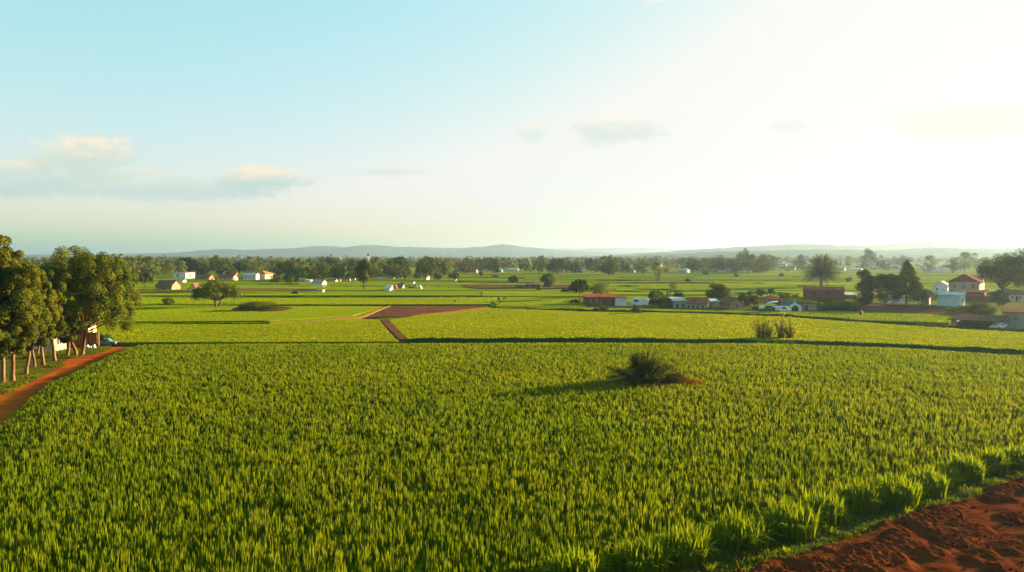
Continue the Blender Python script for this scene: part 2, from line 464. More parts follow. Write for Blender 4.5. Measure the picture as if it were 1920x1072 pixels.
o = crop_field('crop', main, .92, [(10, 46, 19, 6, .038, .04, 1.0), (46, 68, 17, 5, .05, .055, .98), (68, 112, 14, 4, .075, .09, .95)], M['crop'], 11,
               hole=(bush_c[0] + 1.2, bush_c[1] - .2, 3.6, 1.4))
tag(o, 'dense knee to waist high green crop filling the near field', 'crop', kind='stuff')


def slab(label, pts, h, mat, seed, dens=None, tuft=None, z=.45, tb=.5):
    poly = [P(a, b, z) for a, b in pts]
    base = canopy('crop', poly, z, mat)
    tag(base, label, 'crop', kind='stuff')
    if dens:
        r = np.random.default_rng(seed); ymin = max(20, min(p[1] for p in poly)); ymax = max(p[1] for p in poly)
        x, y = sample_poly(poly, lambda a, b: dens * np.minimum(1, (150 / b) ** 2), ymin, ymax, r, dens)
        hh = h * (.5 + .5 * vn(x, y, .5)) * r.uniform(.7, 1.2, len(x))
        wd = .13 * max(1, ymin / 150)
        Vv, Q, T, t = blades(x, y, hh, 3, wd, .2, .25, r, np.clip(tb - .2 + .5 * vn(x, y, .07) + r.normal(0, .1, len(x)), 0, 1), z - .08)
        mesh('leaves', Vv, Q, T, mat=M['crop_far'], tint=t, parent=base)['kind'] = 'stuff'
    return base


slab('yellow-green crop left of the narrow earth strip in the middle fields', [(-420, 608), (505, 606.5), (668, 595.5), (711, 600), (747, 639.3), (200, 640.5), (-420, 652)], .22, M['sheet'], 21, 8, z=.5, tb=.6)
slab('bright crop right of the earth strip, running to the right edge', [(730, 600), (772, 592), (920, 575.8), (1100, 583), (1300, 586), (1450, 592), (1600, 602), (1780, 614), (1925, 622), (2250, 640), (2250, 676), (1920, 657), (1700, 644), (1500, 637), (1400, 635), (1050, 633), (810, 634), (765, 635)], .22, M['sheet'], 22, 8, z=.5, tb=.6)
slab('bright crop round the umbrella tree and leafy mound', [(-420, 570), (200, 571), (540, 572), (728, 573), (662, 590), (505, 600), (-420, 606)], .2, M['sheet_b'], 23, 3.5, z=.24, tb=.8)
slab('strip of crop behind the dark bank and ploughed triangle', [(-420, 555), (250, 556), (540, 557), (950, 556), (935, 569), (540, 569.5), (-420, 569.5)], .26, M['sheet_b'], 24, 1.6, z=.35, tb=.8)
slab('crop between the small marker and the houses', [(945, 556), (1080, 555), (1100, 574), (930, 573)], .26, M['sheet'], 25, 1.5, z=.35, tb=.55)
slab('shaded crop in front of the row of houses', [(940, 574.5), (1100, 575), (1330, 581), (1600, 585), (1780, 589), (1780, 604), (1600, 598), (1455, 587.5), (1300, 583.5), (1100, 580), (925, 577)], .22, M['sheet_c'], 26, 3, z=.35, tb=.4)  # shadow of houses and trees put into the deeper canopy and leaf tint
# long narrow strips out to the tree line
rs = np.random.default_rng(5); lv = [553, 549.5, 546, 543, 540, 537, 534.5, 532, 529.5, 527, 525, 523, 521, 519, 517.5, 516, 514.5, 513]
for i in range(len(lv) - 1):
    xs = np.sort(np.concatenate([[-500, 2500], rs.uniform(-300, 2300, 3)]))
    for j in range(len(xs) - 1):
        if lv[i] > 545 and xs[j] > 900: continue
        a, b = xs[j] + 4, xs[j + 1] - 4; k = rs.uniform(-.35, .35, 2)
        y0, y1 = lv[i] - .25, lv[i + 1] + .25
        mt = ['sheet', 'sheet_b', 'sheet_c', 'sheet_d', 'sheet_b', 'sheet'][rs.integers(6)]
        z = float(rs.uniform(.15, .5))
        poly = [P(a, y1 + k[0], z), P(b, y1 + k[1], z), P(b, y0 + k[1], z), P(a, y0 + k[0], z)]
        tag(canopy('crop', poly, z, M[mt]), 'one of the long narrow crop strips between the middle fields and the tree line', 'crop', 'far crop strips', 'stuff')
for (a, b, y0, y1) in ((905, 1100, 554, 546), (1100, 1400, 551, 544), (1400, 1520, 556, 545), (1690, 2100, 542, 535), (1330, 1900, 534, 530)):
    z = .3; poly = [P(a, y1, z), P(b, y1, z), P(b, y0, z), P(a, y0, z)]
    tag(canopy('crop', poly, z + .06, M['sheet_b']), 'one of the long narrow crop strips between the middle fields and the tree line', 'crop', 'far crop strips', 'stuff')


def patch(name, pts, mat, z=.012, label=None):
    poly = [P(a, b) for a, b in pts]
    return tag(mesh(name, [(p[0], p[1], z) for p in poly], polys=[tuple(range(len(poly)))], mat=mat), label, kind='structure')


def raised(name, pts, mat, z=.3):
    poly = [P(a, b, z) for a, b in pts]
    return tag(canopy(name, poly, z, mat), None, kind='structure')


raised('ploughed_field', [(684, 594), (733, 572.2), (915, 571.3), (916, 574), (772, 590.5), (712, 593.5)], M['plough'], .3)
raised('earth_strip', [(712, 597.5), (728, 596.5), (762, 634), (748, 634.5)], M['plough'], .55)
raised('straw_field', [(505, 604), (600, 598), (670, 592), (706, 580), (731, 571.8), (733, 572.3), (710, 580.8), (684, 593), (600, 600), (505, 606)], M['straw'], .36)
patch('ploughed_field', [(1595, 566), (1790, 572), (1860, 583), (1800, 590), (1600, 582)], M['plough'], .02)
patch('bare_earth', [(230, 547), (372, 545), (380, 547.5), (330, 548.5), (200, 550)], M['clay'], .45)
patch('bare_earth', [(440, 541), (560, 542), (610, 542), (600, 544), (450, 543.5)], M['clay'], .56)
patch('bare_earth', [(860, 538), (1085, 537), (1090, 542), (900, 543)], M['plough'], .62)
patch('yard', [(1070, 563), (1340, 568), (1620, 575), (1620, 583), (1340, 580), (1070, 573)], noise_mat('yard_grass', (.05, .07, .015), (.09, .09, .03), .3, .95, .08, 2), .02)
patch('yard', [(1610, 545), (2100, 545), (2100, 640), (1930, 622), (1800, 606), (1790, 585), (1700, 575), (1600, 566)], noise_mat('yard_earth', (.10, .10, .02), (.13, .13, .025), .15, .95, .08, 2, (.24, .09, .04), .12), .016)


def bank(pts, h, wd, seed, zc=0.45, lumps=0.0, dens=7):
    """a low grassy bank with ragged blades"""
    r = np.random.default_rng(seed); pts = [P(a, b, zc) for a, b in pts]; C = []
    for i in range(len(pts) - 1):
        n = max(2, int(np.linalg.norm(pts[i + 1] - pts[i]) / .8))
        for k in range(n): C.append(pts[i] + (pts[i + 1] - pts[i]) * k / n)
    C.append(pts[-1]); C = np.array(C); n = len(C)
    d = np.gradient(C, axis=0); d /= np.linalg.norm(d, axis=1, keepdims=True) + 1e-9; N = np.stack([-d[:, 1], d[:, 0]], 1)
    hh = h * (.75 + .35 * vn(C[:, 0], C[:, 1], .35) + lumps * np.maximum(0, vn(C[:, 0], C[:, 1], .11) - .72) * 4)
    rows = []
    for f, q in ((-1, 0), (-.6, .75), (0, 1), (.6, .8), (1, 0)):
        jit = r.normal(0, .06, n); rows.append(np.column_stack([C + N * (f * wd / 2 + jit)[:, None], hh * q * r.uniform(.88, 1.1, n)]))
    Vv = np.stack(rows, 1).reshape(-1, 3); I = np.arange(n * 5).reshape(n, 5)
    Q = np.stack([I[:-1, :-1], I[:-1, 1:], I[1:, 1:], I[1:, :-1]], -1).reshape(-1, 4)
    L = len(C) * .8; m = int(L * dens); idx = r.integers(0, n - 1, m); f = r.uniform(-.8, .8, m)
    px = C[idx] + d[idx] * r.uniform(0, .8, (m, 1)) + N[idx] * (f * wd / 2)[:, None]
    B = blades(px[:, 0], px[:, 1], np.full(m, .38) * r.uniform(.5, 1.2, m) * (h / 1.1), 3, .09, .15, .5, r, r.random(m), hh[idx] * .8)
    Vv, Q, T, t = join([(Vv, Q, None, np.full(len(Vv), .2)), B])
    return tag(mesh('field_bank', Vv, Q, T, mat=M['bank'], tint=t), kind='structure')


bank([(757, 636.5), (810, 635), (1050, 634), (1400, 636), (1425, 637)], .9, .5, 31, .75, .25)
bank([(1492, 638), (1700, 645), (1920, 658), (2130, 672)], .96, .5, 32, .75, .3)
bank([(-300, 610), (120, 608), (300, 606), (506, 605)], .62, .9, 34, .5)
bank([(505, 570.5), (735, 570.5), (918, 570.3), (930, 568)], .58, .9, 35, .45)
bank([(922, 577), (1100, 581), (1250, 584), (1400, 588)], .7, 1.2, 36, .4)
bank([(1400, 588), (1455, 590)], .6, 1.1, 361, .4)
bank([(1455, 590), (1600, 600), (1780, 612), (1925, 620), (2200, 636)], .72, 1.1, 37, .4)
for i, (pts, h) in enumerate([([(255, 568), (360, 569), (500, 566)], .5), ([(230, 556), (400, 556), (560, 555)], .55), ([(560, 556), (760, 555), (940, 556)], .6),
                              ([(958, 549), (1080, 549)], .5), ([(1100, 537), (1220, 538)], .8), ([(1125, 545), (1230, 547), (1330, 546), (1420, 551)], .8), ([(1190, 541), (1260, 543), (1330, 545)], .9),
                              ([(1400, 548), (1500, 550)], .9), ([(620, 536), (720, 537), (900, 538)], .8), ([(860, 529), (1000, 531)], .8), ([(1050, 534), (1230, 531), (1400, 532), (1500, 535)], .8),
                              ([(1120, 526), (1300, 528), (1480, 527)], .9), ([(1640, 531), (1760, 533), (1900, 534)], .9), ([(440, 535), (560, 534)], .8), ([(1290, 520), (1500, 521)], .9), ([(860, 521), (1100, 523)], .8)]):
    bank(pts, h * .45 + .2, 1.4, 50 + i, .3, .5, 3)

# red path beside the near field, with the grass and earth under the trees
patch('grass_verge', [(-420, 640), (150, 640), (205, 652), (215, 657), (100, 712), (0, 775), (-260, 960), (-420, 960)],
      noise_mat('grove_grass', (.055, .062, .006), (.10, .095, .010), .35, .95, .15, 1.2, (.17, .05, .012), .14), .012)
patch('path', [(268, 638.5), (205, 640), (196, 650), (150, 670), (92, 699), (60, 714), (0, 748), (-260, 890), (-250, 1030), (0, 797), (90, 718), (215, 660), (262, 643)], M['path'], .02)
patch('path', [(-40, 656), (70, 657), (75, 664), (60, 668), (-40, 668)], M['path'], .024)
patch('path', [(150, 662), (185, 653), (200, 652), (160, 672), (128, 684), (112, 680)], M['path'], .024)
patch('path', [(-20, 735), (40, 722), (85, 712), (70, 722), (30, 742), (-20, 758)], M['path'], .024)
r = np.random.default_rng(40); vp = [P(*q) for q in [(-150, 650), (205, 646), (215, 655), (150, 669), (92, 698), (60, 713), (0, 747), (-260, 888)]]
n = 60000; y = r.uniform(55, 100, n); x = r.uniform(-75, -30, n)
k = inside(vp, x, y) & (vn(x, y, .22) > .42) & (r.random(n) < .9); x, y = x[k], y[k]
Vv, Q, T, t = blades(x, y, r.uniform(.08, .28, len(x)), 3, .05, .1, .5, r, np.clip(.3 + .6 * vn(x, y, .3), 0, 1))
tag(mesh('grass', Vv, Q, T, mat=M['verge'], tint=t), 'short patchy grass under the row of trees beside the red path', 'grass', kind='stuff')

# ------------------------------------------------------------------ red dirt road, verge grass and tussocks, lower right
rd = (DIRT_B - DIRT_A) / np.linalg.norm(DIRT_B - DIRT_A); rn = np.array([rd[1], -rd[0]])     # rn points away from the field
def road():
    L, Wd = 52.0, 11.0; na, nb = 900, 210
    s = np.linspace(-14, L - 14, na); q = np.linspace(-.6, Wd, nb); Sg, Qg = np.meshgrid(s, q, indexing='ij')
    edge = .35 * (vn(Sg, Sg * 0, .8) - .5) + .2 * (vn(Sg, Sg * 0 + 9, 2.7) - .5)
    X = DIRT_A[0] + rd[0] * Sg + rn[0] * (Qg + edge); Y = DIRT_A[1] + rd[1] * Sg + rn[1] * (Qg + edge)
    Z = .03 + .05 * (vn(X, Y, .9) - .3) + .03 * vn(X, Y, 3.1)
    cl = np.clip((vn(X, Y, .75) * .7 + vn(X, Y, 1.9) * .3 - .44) * 5, 0, 1); rg = lambda k, o: 1 - 2 * np.abs(vn(X + o, Y + o, k) - .5)
    rut = np.exp(-((Qg - 3.1) / .42) ** 2) + np.exp(-((Qg - 5.3) / .45) ** 2) + .6 * np.exp(-((Qg - 8.1) / .5) ** 2)
    Z += cl * (.01 + .035 * rg(2.1, 0) ** 2 + .075 * rg(4.3, 20) ** 2 + .075 * rg(8.1, 40) + .05 * rg(14.0, 60)) * (1 - np.clip(rut, 0, 1) * .9)
    Z += .12; Z -= .10 * rut; Z += .07 * (np.exp(-((Qg - 4.0) / .3) ** 2) + np.exp(-((Qg - 6.2) / .3) ** 2)) * vn(X, Y, 1.7)
    Z += .06 * (vn(Sg * .22, Qg * 3.0, 1.0) - .5) + .03 * np.abs(vn(X, Y, 17.0) - .5); Z *= np.clip((Qg + .6) / .5, 0, 1)
    I = np.arange(na * nb).reshape(na, nb)
    Q = np.stack([I[:-1, :-1], I[1:, :-1], I[1:, 1:], I[:-1, 1:]], -1).reshape(-1, 4)
    tag(mesh('dirt_road', np.stack([X, Y, Z + .012], -1), Q, mat=M['soil'], smooth=True), kind='structure')
    # loose clods
    r = np.random.default_rng(8); parts = []
    base = np.array([(1, 0, 0), (-1, 0, 0), (0, 1, 0), (0, -1, 0), (0, 0, 1), (0, 0, -1)], float)
    Tt = np.array([(0, 2, 4), (2, 1, 4), (1, 3, 4), (3, 0, 4), (2, 0, 5), (1, 2, 5), (3, 1, 5), (0, 3, 5)])
    for a in range(17000):
        s_, q_ = r.uniform(-12, 36), r.uniform(-.3, 9.5)
        p = DIRT_A + rd * s_ + rn * q_; c = float(vn(np.array([p[0]]), np.array([p[1]]), .75)[0])
        if r.random() > .15 + max(0, c - .4) * 3: continue
        if min(abs(q_ - 3.1), abs(q_ - 5.3)) < .4 and r.random() < .8: continue
        sz = r.uniform(.02, .075) * (1 + .9 * (r.random() < .15))
        Vb = base * (1 + r.normal(0, .3, (6, 1))) * sz * r.uniform(.7, 1.3, (1, 3)) + np.array([p[0], p[1], .15 + max(0, c - .44) * .2 + sz * .4])
        parts.append((Vb, None, Tt, np.zeros(6)))
    Vv, Q, T, t = join(parts)
    tag(mesh('dirt_clods', Vv, None, T, mat=M['soil']), 'loose lumps of red earth thrown up along the dirt road', 'dirt', kind='stuff')


road()
gp = [VERGE_A - vdir * 12 - np.array([.6, -.9]), VERGE_B + vdir * 16 - np.array([.6, -.9]), DIRT_B + rd * 18 + rn * .3, DIRT_A - rd * 14 + rn * .3]
tag(mesh('grass_verge', [(p[0], p[1], .01) for p in gp], polys=[(0, 1, 2, 3)], mat=noise_mat('verge_ground', (.035, .05, .01), (.06, .075, .015), .8, .95, .1, 4, (.10, .05, .02), .5)), kind='structure')
r = np.random.default_rng(41); n = 150000; y = r.uniform(12, 58, n); x = r.uniform(-6, 50, n)
k = inside(gp, x, y) & (vn(x, y, 1.3) > .18); x, y = x[k], y[k]
hh = (.06 + .22 * vn(x, y, .9) ** 1.5 + .08 * vn(x, y, 3)) * r.uniform(.6, 1.3, len(x))
Vv, Q, T, t = blades(x, y, hh, 3, .03, .05, .7, r, np.clip(.15 + .8 * vn(x, y, .6), 0, 1))
tag(mesh('grass', Vv, Q, T, mat=M['verge'], tint=t), 'short fine grass on the verge between the tussocks and red road', 'grass', kind='stuff')

ORD = ['first', 'second', 'third', 'fourth', 'fifth', 'sixth', 'seventh', 'eighth', 'ninth', 'tenth', 'eleventh', 'twelfth', 'thirteenth', 'fourteenth', 'fifteenth', 'sixteenth', 'seventeenth']
# pixel of the tussock's foot, its width and height in pixels
TUS = [(1075, 1092, 120, 80), (1205, 1068, 130, 88), (1285, 1052, 100, 78), (1392, 1024, 130, 82), (1482, 1004, 110, 74), (1540, 978, 90, 72), (1612, 955, 100, 72), (1680, 944, 100, 70),
       (1738, 926, 80, 62), (1772, 908, 80, 56), (1812, 900, 70, 56), (1862, 884, 72, 54), (1902, 876, 66, 54), (1948, 866, 70, 50)]
for i, (px, py, pw, ph) in enumerate(TUS):
    r = np.random.default_rng(300 + i); c = P(px, py); dd = c[1]; R = pw / 2 / F * dd * r.uniform(.85, 1.15); hh = ph / F * dd * r.uniform(.8, 1.15)
    n = 430; a = r.random(n) * 2 * pi; rr = R * .78 * np.sqrt(r.random(n))
    x = rr * np.cos(a); y = rr * np.sin(a) * .9
    B1 = blades(x, y, hh * (1.02 - .3 * (rr / R)) * r.uniform(.55, 1.12, n), 1, .075, .02, .28, r, np.clip(.3 + .5 * r.random(n), 0, 1), 0, 3, .06)
    m = 90; a = r.random(m) * 2 * pi; x2 = R * .5 * np.cos(a); y2 = R * .5 * np.sin(a); hs = hh * r.uniform(.55, .9, m)
    # arching outer blades, curving outwards and over
    f = np.array([0, .35, .7, 1.0]); out = r.uniform(.45, .95, m)
    rows = []
    for q, wv in zip(f, (.8, 1, .7, 0)):
        cx = x2 + np.cos(a) * out * hs * q ** 1.7; cy = y2 + np.sin(a) * out * hs * q ** 1.7; cz = hs * (q * 1.25 - .62 * q ** 2.6)
        ww = .038 * wv; rows += [np.stack([cx - np.sin(a) * ww, cy + np.cos(a) * ww, cz], 1)] + ([np.stack([cx + np.sin(a) * ww, cy - np.cos(a) * ww, cz], 1)] if wv else [])
    V2 = np.stack(rows, 1).reshape(-1, 3); o_ = (np.arange(m) * 7)[:, None]
    Q2 = np.concatenate([o_ + np.array([[0, 1, 3, 2]]), o_ + np.array([[2, 3, 5, 4]])]); T2 = o_ + np.array([[4, 5, 6]])
    Vv, Q, T, t = join([B1, (V2, Q2, T2, np.repeat(r.uniform(.3, 1, m), 7))])
    t_ = mesh('grass_tussock', Vv, Q, T, mat=M['tussock'], tint=t); t_.location = (c[0], c[1], 0)
    lab = ('nearest grass tussock, cut by the bottom edge of the photo' if i == 0 else 'last grass tussock of the verge row, cut by the right edge' if i == len(TUS) - 1 else
           'arching green grass tussock, %s from the bottom edge along the road verge' % ORD[i])
    tag(t_, lab, 'grass tussock', 'grass tussocks in a row along the edge of the near field')
SMALL = [(1590, 978, 'between the sixth and seventh tussocks'), (1475, 1040, 'in front of the fifth tussock'), (1555, 1000, 'in front of the sixth tussock'), (1330, 1072, 'beside the third tussock at the bottom'), (1700, 962, 'in front of the eighth tussock')]
for i, (px, py, wh) in enumerate(SMALL):
    r = np.random.default_rng(350 + i); c = P(px, py); n = 16
    Vv, Q, T, t = blades(np.zeros(n), np.zeros(n), r.uniform(.35, .62, n), 1, .05, .1, .85, r, r.uniform(.5, 1, n), 0, 3, .2)
    o_ = mesh('young_plant', Vv, Q, T, mat=M['tussock'], tint=t); o_.location = (c[0], c[1], 0)
    tag(o_, 'small splayed young grass plant ' + wh, 'plant', 'young plants on the verge')

# ------------------------------------------------------------------ trees
def crown_pts(r, shape, nb):
    """blob centres and radii in a unit crown: x,y in -1..1, z in 0..1"""
    d = rand_dirs(r, nb); rad = r.uniform(.3, .82, nb)
    if shape == 'round':
        C = np.column_stack([d[:, 0] * rad, d[:, 1] * rad, .5 + d[:, 2] * rad * .5]); R = r.uniform(.2, .34, nb)
    elif shape == 'umbrella':
        a = r.random(nb) * 2 * pi; q = np.sqrt(r.random(nb)) * .82
        C = np.column_stack([q * np.cos(a), q * np.sin(a), .12 + .72 * np.sqrt(1 - q * q) * r.uniform(.62, 1, nb)]); R = r.uniform(.13, .22, nb)
    elif shape == 'tall':
        z = r.uniform(.08, .92, nb); q = np.sqrt(r.random(nb)) * .62 * np.sin(np.clip(z, .05, .95) * pi) ** .5; a = r.random(nb) * 2 * pi
        C = np.column_stack([q * np.cos(a), q * np.sin(a), z]); R = r.uniform(.28, .44, nb)
    elif shape == 'conic':
        z = np.linspace(.02, .95, nb) ** 1.1; q = (1 - z) * .85 * r.uniform(.45, 1, nb); a = np.arange(nb) * 2.4 + r.normal(0, .4, nb)
        C = np.column_stack([q * np.cos(a), q * np.sin(a), z]); R = r.uniform(.07, .12, nb) + .2 * (1 - z)
    elif shape == 'clumps':       # big near crown of many separate leaf clumps
        rad = r.uniform(.25, 1, nb) ** .5 * .9
        C = np.column_stack([d[:, 0] * rad, d[:, 1] * rad, .5 + d[:, 2] * rad * .5]); R = r.uniform(.10, .19, nb)
    elif shape == 'clumpdome':
        a = r.random(nb) * 2 * pi; q = np.sqrt(r.random(nb)) * .9; z = (.08 + .88 * r.random(nb) ** .6) * np.sqrt(1 - q * q * .8) + .1 * q
        C = np.column_stack([q * np.cos(a), q * np.sin(a), z]); R = r.uniform(.08, .15, nb)
    else:       # dome: flat below, domed above
        a = r.random(nb) * 2 * pi; q = np.sqrt(r.random(nb)) * .84; z = r.uniform(.12, .92, nb) * np.sqrt(1 - q * q * .9)
        C = np.column_stack([q * np.cos(a), q * np.sin(a), z]); R = r.uniform(.17, .30, nb)
    return C, R


def tree_data(seed, Ht, W, base, shape, nb, nl, leaf, mat, tr, bark, lean=(0, 0), stems=1, limbs=9, ns=7, sink=.25):
    """two meshes: tapered trunk with limbs, and a crown of leaves. base = height where the crown starts"""
    r = np.random.default_rng(seed); C, R = crown_pts(r, shape, nb); ch = Ht - base
    S3 = np.array([W / 2, W / 2, ch]); C = C * S3; Rb = R[:, None] * np.array([W / 2, W / 2, min(W / 2, ch * .8)])
    idx = r.choice(nb, nl, p=R ** 1.6 / (R ** 1.6).sum()); d = rand_dirs(r, nl); d[:, 2] = np.where(r.random(nl) < .45, np.abs(d[:, 2]), d[:, 2])
    q = np.where(r.random(nl) < sink, r.uniform(.3, .8, nl), r.uniform(.9, 1.06, nl))
    p = C[idx] + d * Rb[idx] * q[:, None]
    lo, hi = np.percentile(p, 1, axis=0), np.percentile(p, 99, axis=0)
    s = np.array([W / max(hi[0] - lo[0], .01), W / max(hi[1] - lo[1], .01), ch / (hi[2] - lo[2])]); off = np.array([-(lo[0] + hi[0]) / 2, -(lo[1] + hi[1]) / 2, -lo[2]])
    p = (p + off) * s; C = (C + off) * s
    p[:, 2] += base; C[:, 2] += base; p[:, 0] += lean[0]; p[:, 1] += lean[1]; C[:, 0] += lean[0]; C[:, 1] += lean[1]
    nrm = d + r.normal(0, .28, (nl, 3)); nrm /= np.linalg.norm(nrm, axis=1, keepdims=True)
    V, Q = leaf_quads(p, nrm, leaf * r.uniform(.55, 1.25, nl), r)
    bt = r.random(nb); tn = np.clip(bt[idx] * .6 + r.random(nl) * .45, 0, 1)
    crown = (V, Q, np.repeat(tn, 4))
    mb = MB()
    for sN in range(stems):
        a = 2 * pi * sN / stems + r.random(); o_ = np.array([cos(a), sin(a), 0]) * (tr * 1.4 if stems > 1 else 0)
        top = np.array([lean[0], lean[1], base + ch * .22]) + o_ * 4
        bend = np.array([r.normal(0, .018), r.normal(0, .018), 0]) * Ht
        pts = [o_ + np.array([0, 0, -.15]), o_ * 1.05 + top * .12, o_ + top * .35 * np.array([1, 1, 1]) + bend * .8, top * .7 + bend, top]
        mb.tube(pts, [tr * 1.45, tr * 1.05, tr * .9, tr * .78, tr * .6], ns)
        sel = r.choice(nb, min(nb, max(2, limbs // stems)), replace=False)
        for b in sel:
            e = C[b]; st = np.array([lean[0] * .8, lean[1] * .8, base * .8]) + bend * .6 + o_ if shape in ('umbrella', 'dome', 'round', 'clumps', 'clumpdome') else np.array([0, 0, min(max(e[2] * .75, base * .92), top[2] * .9)]) + (top * [1, 1, 0] + bend * .5)
            md = st + (e - st) * .5 + r.normal(0, .03, 3) * Ht * [1, 1, .3]
            mb.tube([st, md, e], [tr * .45, tr * .28, tr * .08], 5)
    return mb, crown


def tree(name, label, loc, seed, Ht, W, base, shape='round', nb=26, nl=5000, leaf=.22, mat='tree', tr=.2, bark='bark_dark', cat='tree', group=None, rz=0, **kw):
    root = empty(name, (loc[0], loc[1], 0), rz, label, cat, group)
    mb, (V, Q, t) = tree_data(seed, Ht, W, base, shape, nb, nl, leaf, mat, tr, bark, **kw)
    mb.build('trunk', M[bark], root); mesh('crown', V, Q, mat=M[mat], tint=t, parent=root)
    return root


def tree_px(name, label, px, yb, yt, pw, yc, **kw):
    """px foot, yb foot row, yt top row, pw crown width, yc row where the crown starts"""
    c = P(px, yb); k = c[1] / F
    Ht, W = (yb - yt) * k, pw * k; base = max(.05, (yb - yc) * k)
    kw.setdefault('seed', int(px * 7 + yb)); kw.setdefault('leaf', max(.16, 1.25 * k)); kw.setdefault('tr', Ht * .022)
    kw['lean'] = tuple(x * k for x in kw.get('lean', (0, 0)))
    return tree(name, label, c, Ht=Ht, W=W, base=base, **kw)


GT = 'row of broad trees beside the red path'
big = dict(nb=150, nl=70000, leaf=.105, bark='bark', mat='tree_warm', group=GT, limbs=16)
med = dict(nb=80, nl=36000, leaf=.105, bark='bark', mat='tree_warm', group=GT, limbs=12)
tree_px('shade_tree', 'tallest tree of the row, at the left edge, nearest the camera', 6, 718, 454, 125, 655, shape='clumps', tr=0.207, **big)
tree_px('shade_tree', 'second nearest tree of the row, upright bare trunk by the red path', 24, 714, 490, 96, 650, shape='clumps', tr=0.207, **big)
tree_px('shade_tree', 'third trunk from the left edge, leaning to the right', 49, 700, 506, 84, 645, shape='clumps', tr=0.183, lean=(9, 0), **big)
tree_px('shade_tree', 'thin trunk just right of the leaning third trunk', 65, 686, 520, 70, 640, shape='clumps', tr=0.146, lean=(-2, 0), **med)
tree_px('shade_tree', 'straight trunk in the middle of the row, left of the cream wall', 81, 683, 510, 78, 634, shape='clumps', tr=0.183, lean=(-2, 0), **med)
tree_px('shade_tree', 'curved trunk leaning left in front of the cream lit wall', 103, 675, 535, 66, 628, shape='clumps', tr=0.195, lean=(-8, 0), **med)
tree_px('shade_tree', 'small crowned tree between the cream house and the big dome tree', 127, 668, 572, 52, 638, shape='clumps', tr=0.171, **dict(med, nb=60, nl=17000))
tree_px('shade_tree', 'slim orange lit trunk standing behind the row, near the cream house', 71, 664, 560, 46, 640, shape='clumps', tr=0.146, **dict(med, nb=50, nl=13000))
tree_px('shade_tree', 'big dome shaped tree with twin trunk at the end of the row', 148, 665, 474, 178, 614, shape='clumpdome', tr=.2, stems=2, lean=(6, 0), seed=913, **dict(big, nb=260, nl=100000, mat='tree', limbs=26))

ME = dict(nb=30, nl=5200)
tree_px('umbrella_tree', 'lone wide umbrella crowned tree with several stems in the left field', 407, 575, 526, 84, 559, shape='umbrella', stems=3, mat='tree', nb=60, nl=11000, tr=.24, limbs=21, sink=.3)
tree_px('small_tree', 'small round tree left of the brown roofed farmhouse', 271, 541, 512, 33, 531, shape='umbrella', mat='tree', **ME)
tree_px('tall_tree', 'tall narrow dark tree standing alone in the middle distance', 682, 543, 489, 29, 528, shape='tall', mat='tree_warm', **dict(ME, nl=7000))
tree_px('small_tree', 'small lopsided tree left of the ruined walls', 961, 533, 518, 18, 529, mat='tree', lean=(2, 0), **ME)
tree_px('small_tree', 'round bushy tree behind the white garden wall', 1027, 540, 515, 25, 537, shape='tall', mat='tree', **ME)
tree_px('small_tree', 'dark tree with a clear trunk left of the rusty roofed house', 1087, 562, 525, 32, 546, shape='umbrella', mat='tree_warm', **dict(ME, nl=6500))
tree_px('small_tree', 'pale airy tree behind the rusty roofed house', 1127, 557, 531, 46, 552, shape='round', mat='tree_light', stems=3, **dict(ME, nl=3600))
tree_px('small_tree', 'big round dark tree at the foot of the far tree line', 1142, 519, 491, 38, 514, shape='round', mat='tree', **dict(ME, nl=6500))
tree_px('small_tree', 'sparse upright tree of bare stems in the far field', 1233, 528, 490, 22, 518, shape='tall', mat='tree_light', stems=3, **dict(ME, nb=14, nl=1100))
tree_px('small_tree', 'round tree behind the long red roofed house', 1348, 572, 533, 43, 561, shape='round', mat='tree_warm', **dict(ME, nl=7000))
tree_px('small_tree', 'dark dense tree just right of the pink gable house', 1403, 573, 546, 36, 571, shape='dome', mat='tree', **dict(ME, nl=6000))
tree_px('small_tree', 'thin orchard tree, left of two behind the parked vehicles', 1427, 561, 541, 17, 553, mat='tree', **dict(ME, nl=1800))
tree_px('small_tree', 'thin orchard tree, right of two behind the parked vehicles', 1445, 558, 539, 15, 551, shape='umbrella', mat='tree', **dict(ME, nl=1800))
tree_px('bare_tree', 'nearly bare forked tree by the broken orange gable', 1261, 570, 524, 15, 545, shape='tall', mat='tree_light', stems=2, **dict(ME, nb=10, nl=260, limbs=10))
tree_px('small_tree', 'dark green tree behind the arched cottage wall', 1272, 566, 548, 17, 560, mat='tree_dark', **ME)
tree_px('cypress', 'dark upright evergreen at the left of the evergreen group', 1623, 572, 508, 34, 570, shape='tall', mat='tree_dark', **dict(ME, nb=40, nl=9000))
tree_px('spreading_tree', 'low spreading dark tree in the middle of the evergreen group', 1660, 572, 515, 60, 563, shape='dome', mat='tree_dark', **dict(ME, nb=40, nl=10000))
tree_px('conifer', 'tallest dark conifer of the evergreen group, pointed top', 1699, 573, 491, 58, 556, shape='conic', mat='tree', **dict(ME, nb=60, nl=13000))
tree_px('spreading_tree', 'bushy low tree right of the pointed conifer', 1722, 571, 540, 34, 560, shape='round', mat='tree', **ME)
tree_px('large_tree', 'large dark tree at the right edge, left one of the pair', 1878, 566, 480, 72, 535, shape='dome', mat='tree', tr=.3, **dict(ME, nb=60, nl=14000, limbs=16))
tree_px('large_tree', 'large dark tree cut by the right edge of the photo', 1925, 568, 469, 96, 535, shape='dome', mat='tree', tr=.34, **dict(ME, nb=60, nl=16000, limbs=16))
tree_px('small_tree', 'rounded leafy tree between the big house and white cottage', 1873, 574, 543, 28, 570, shape='round', mat='tree', **ME)
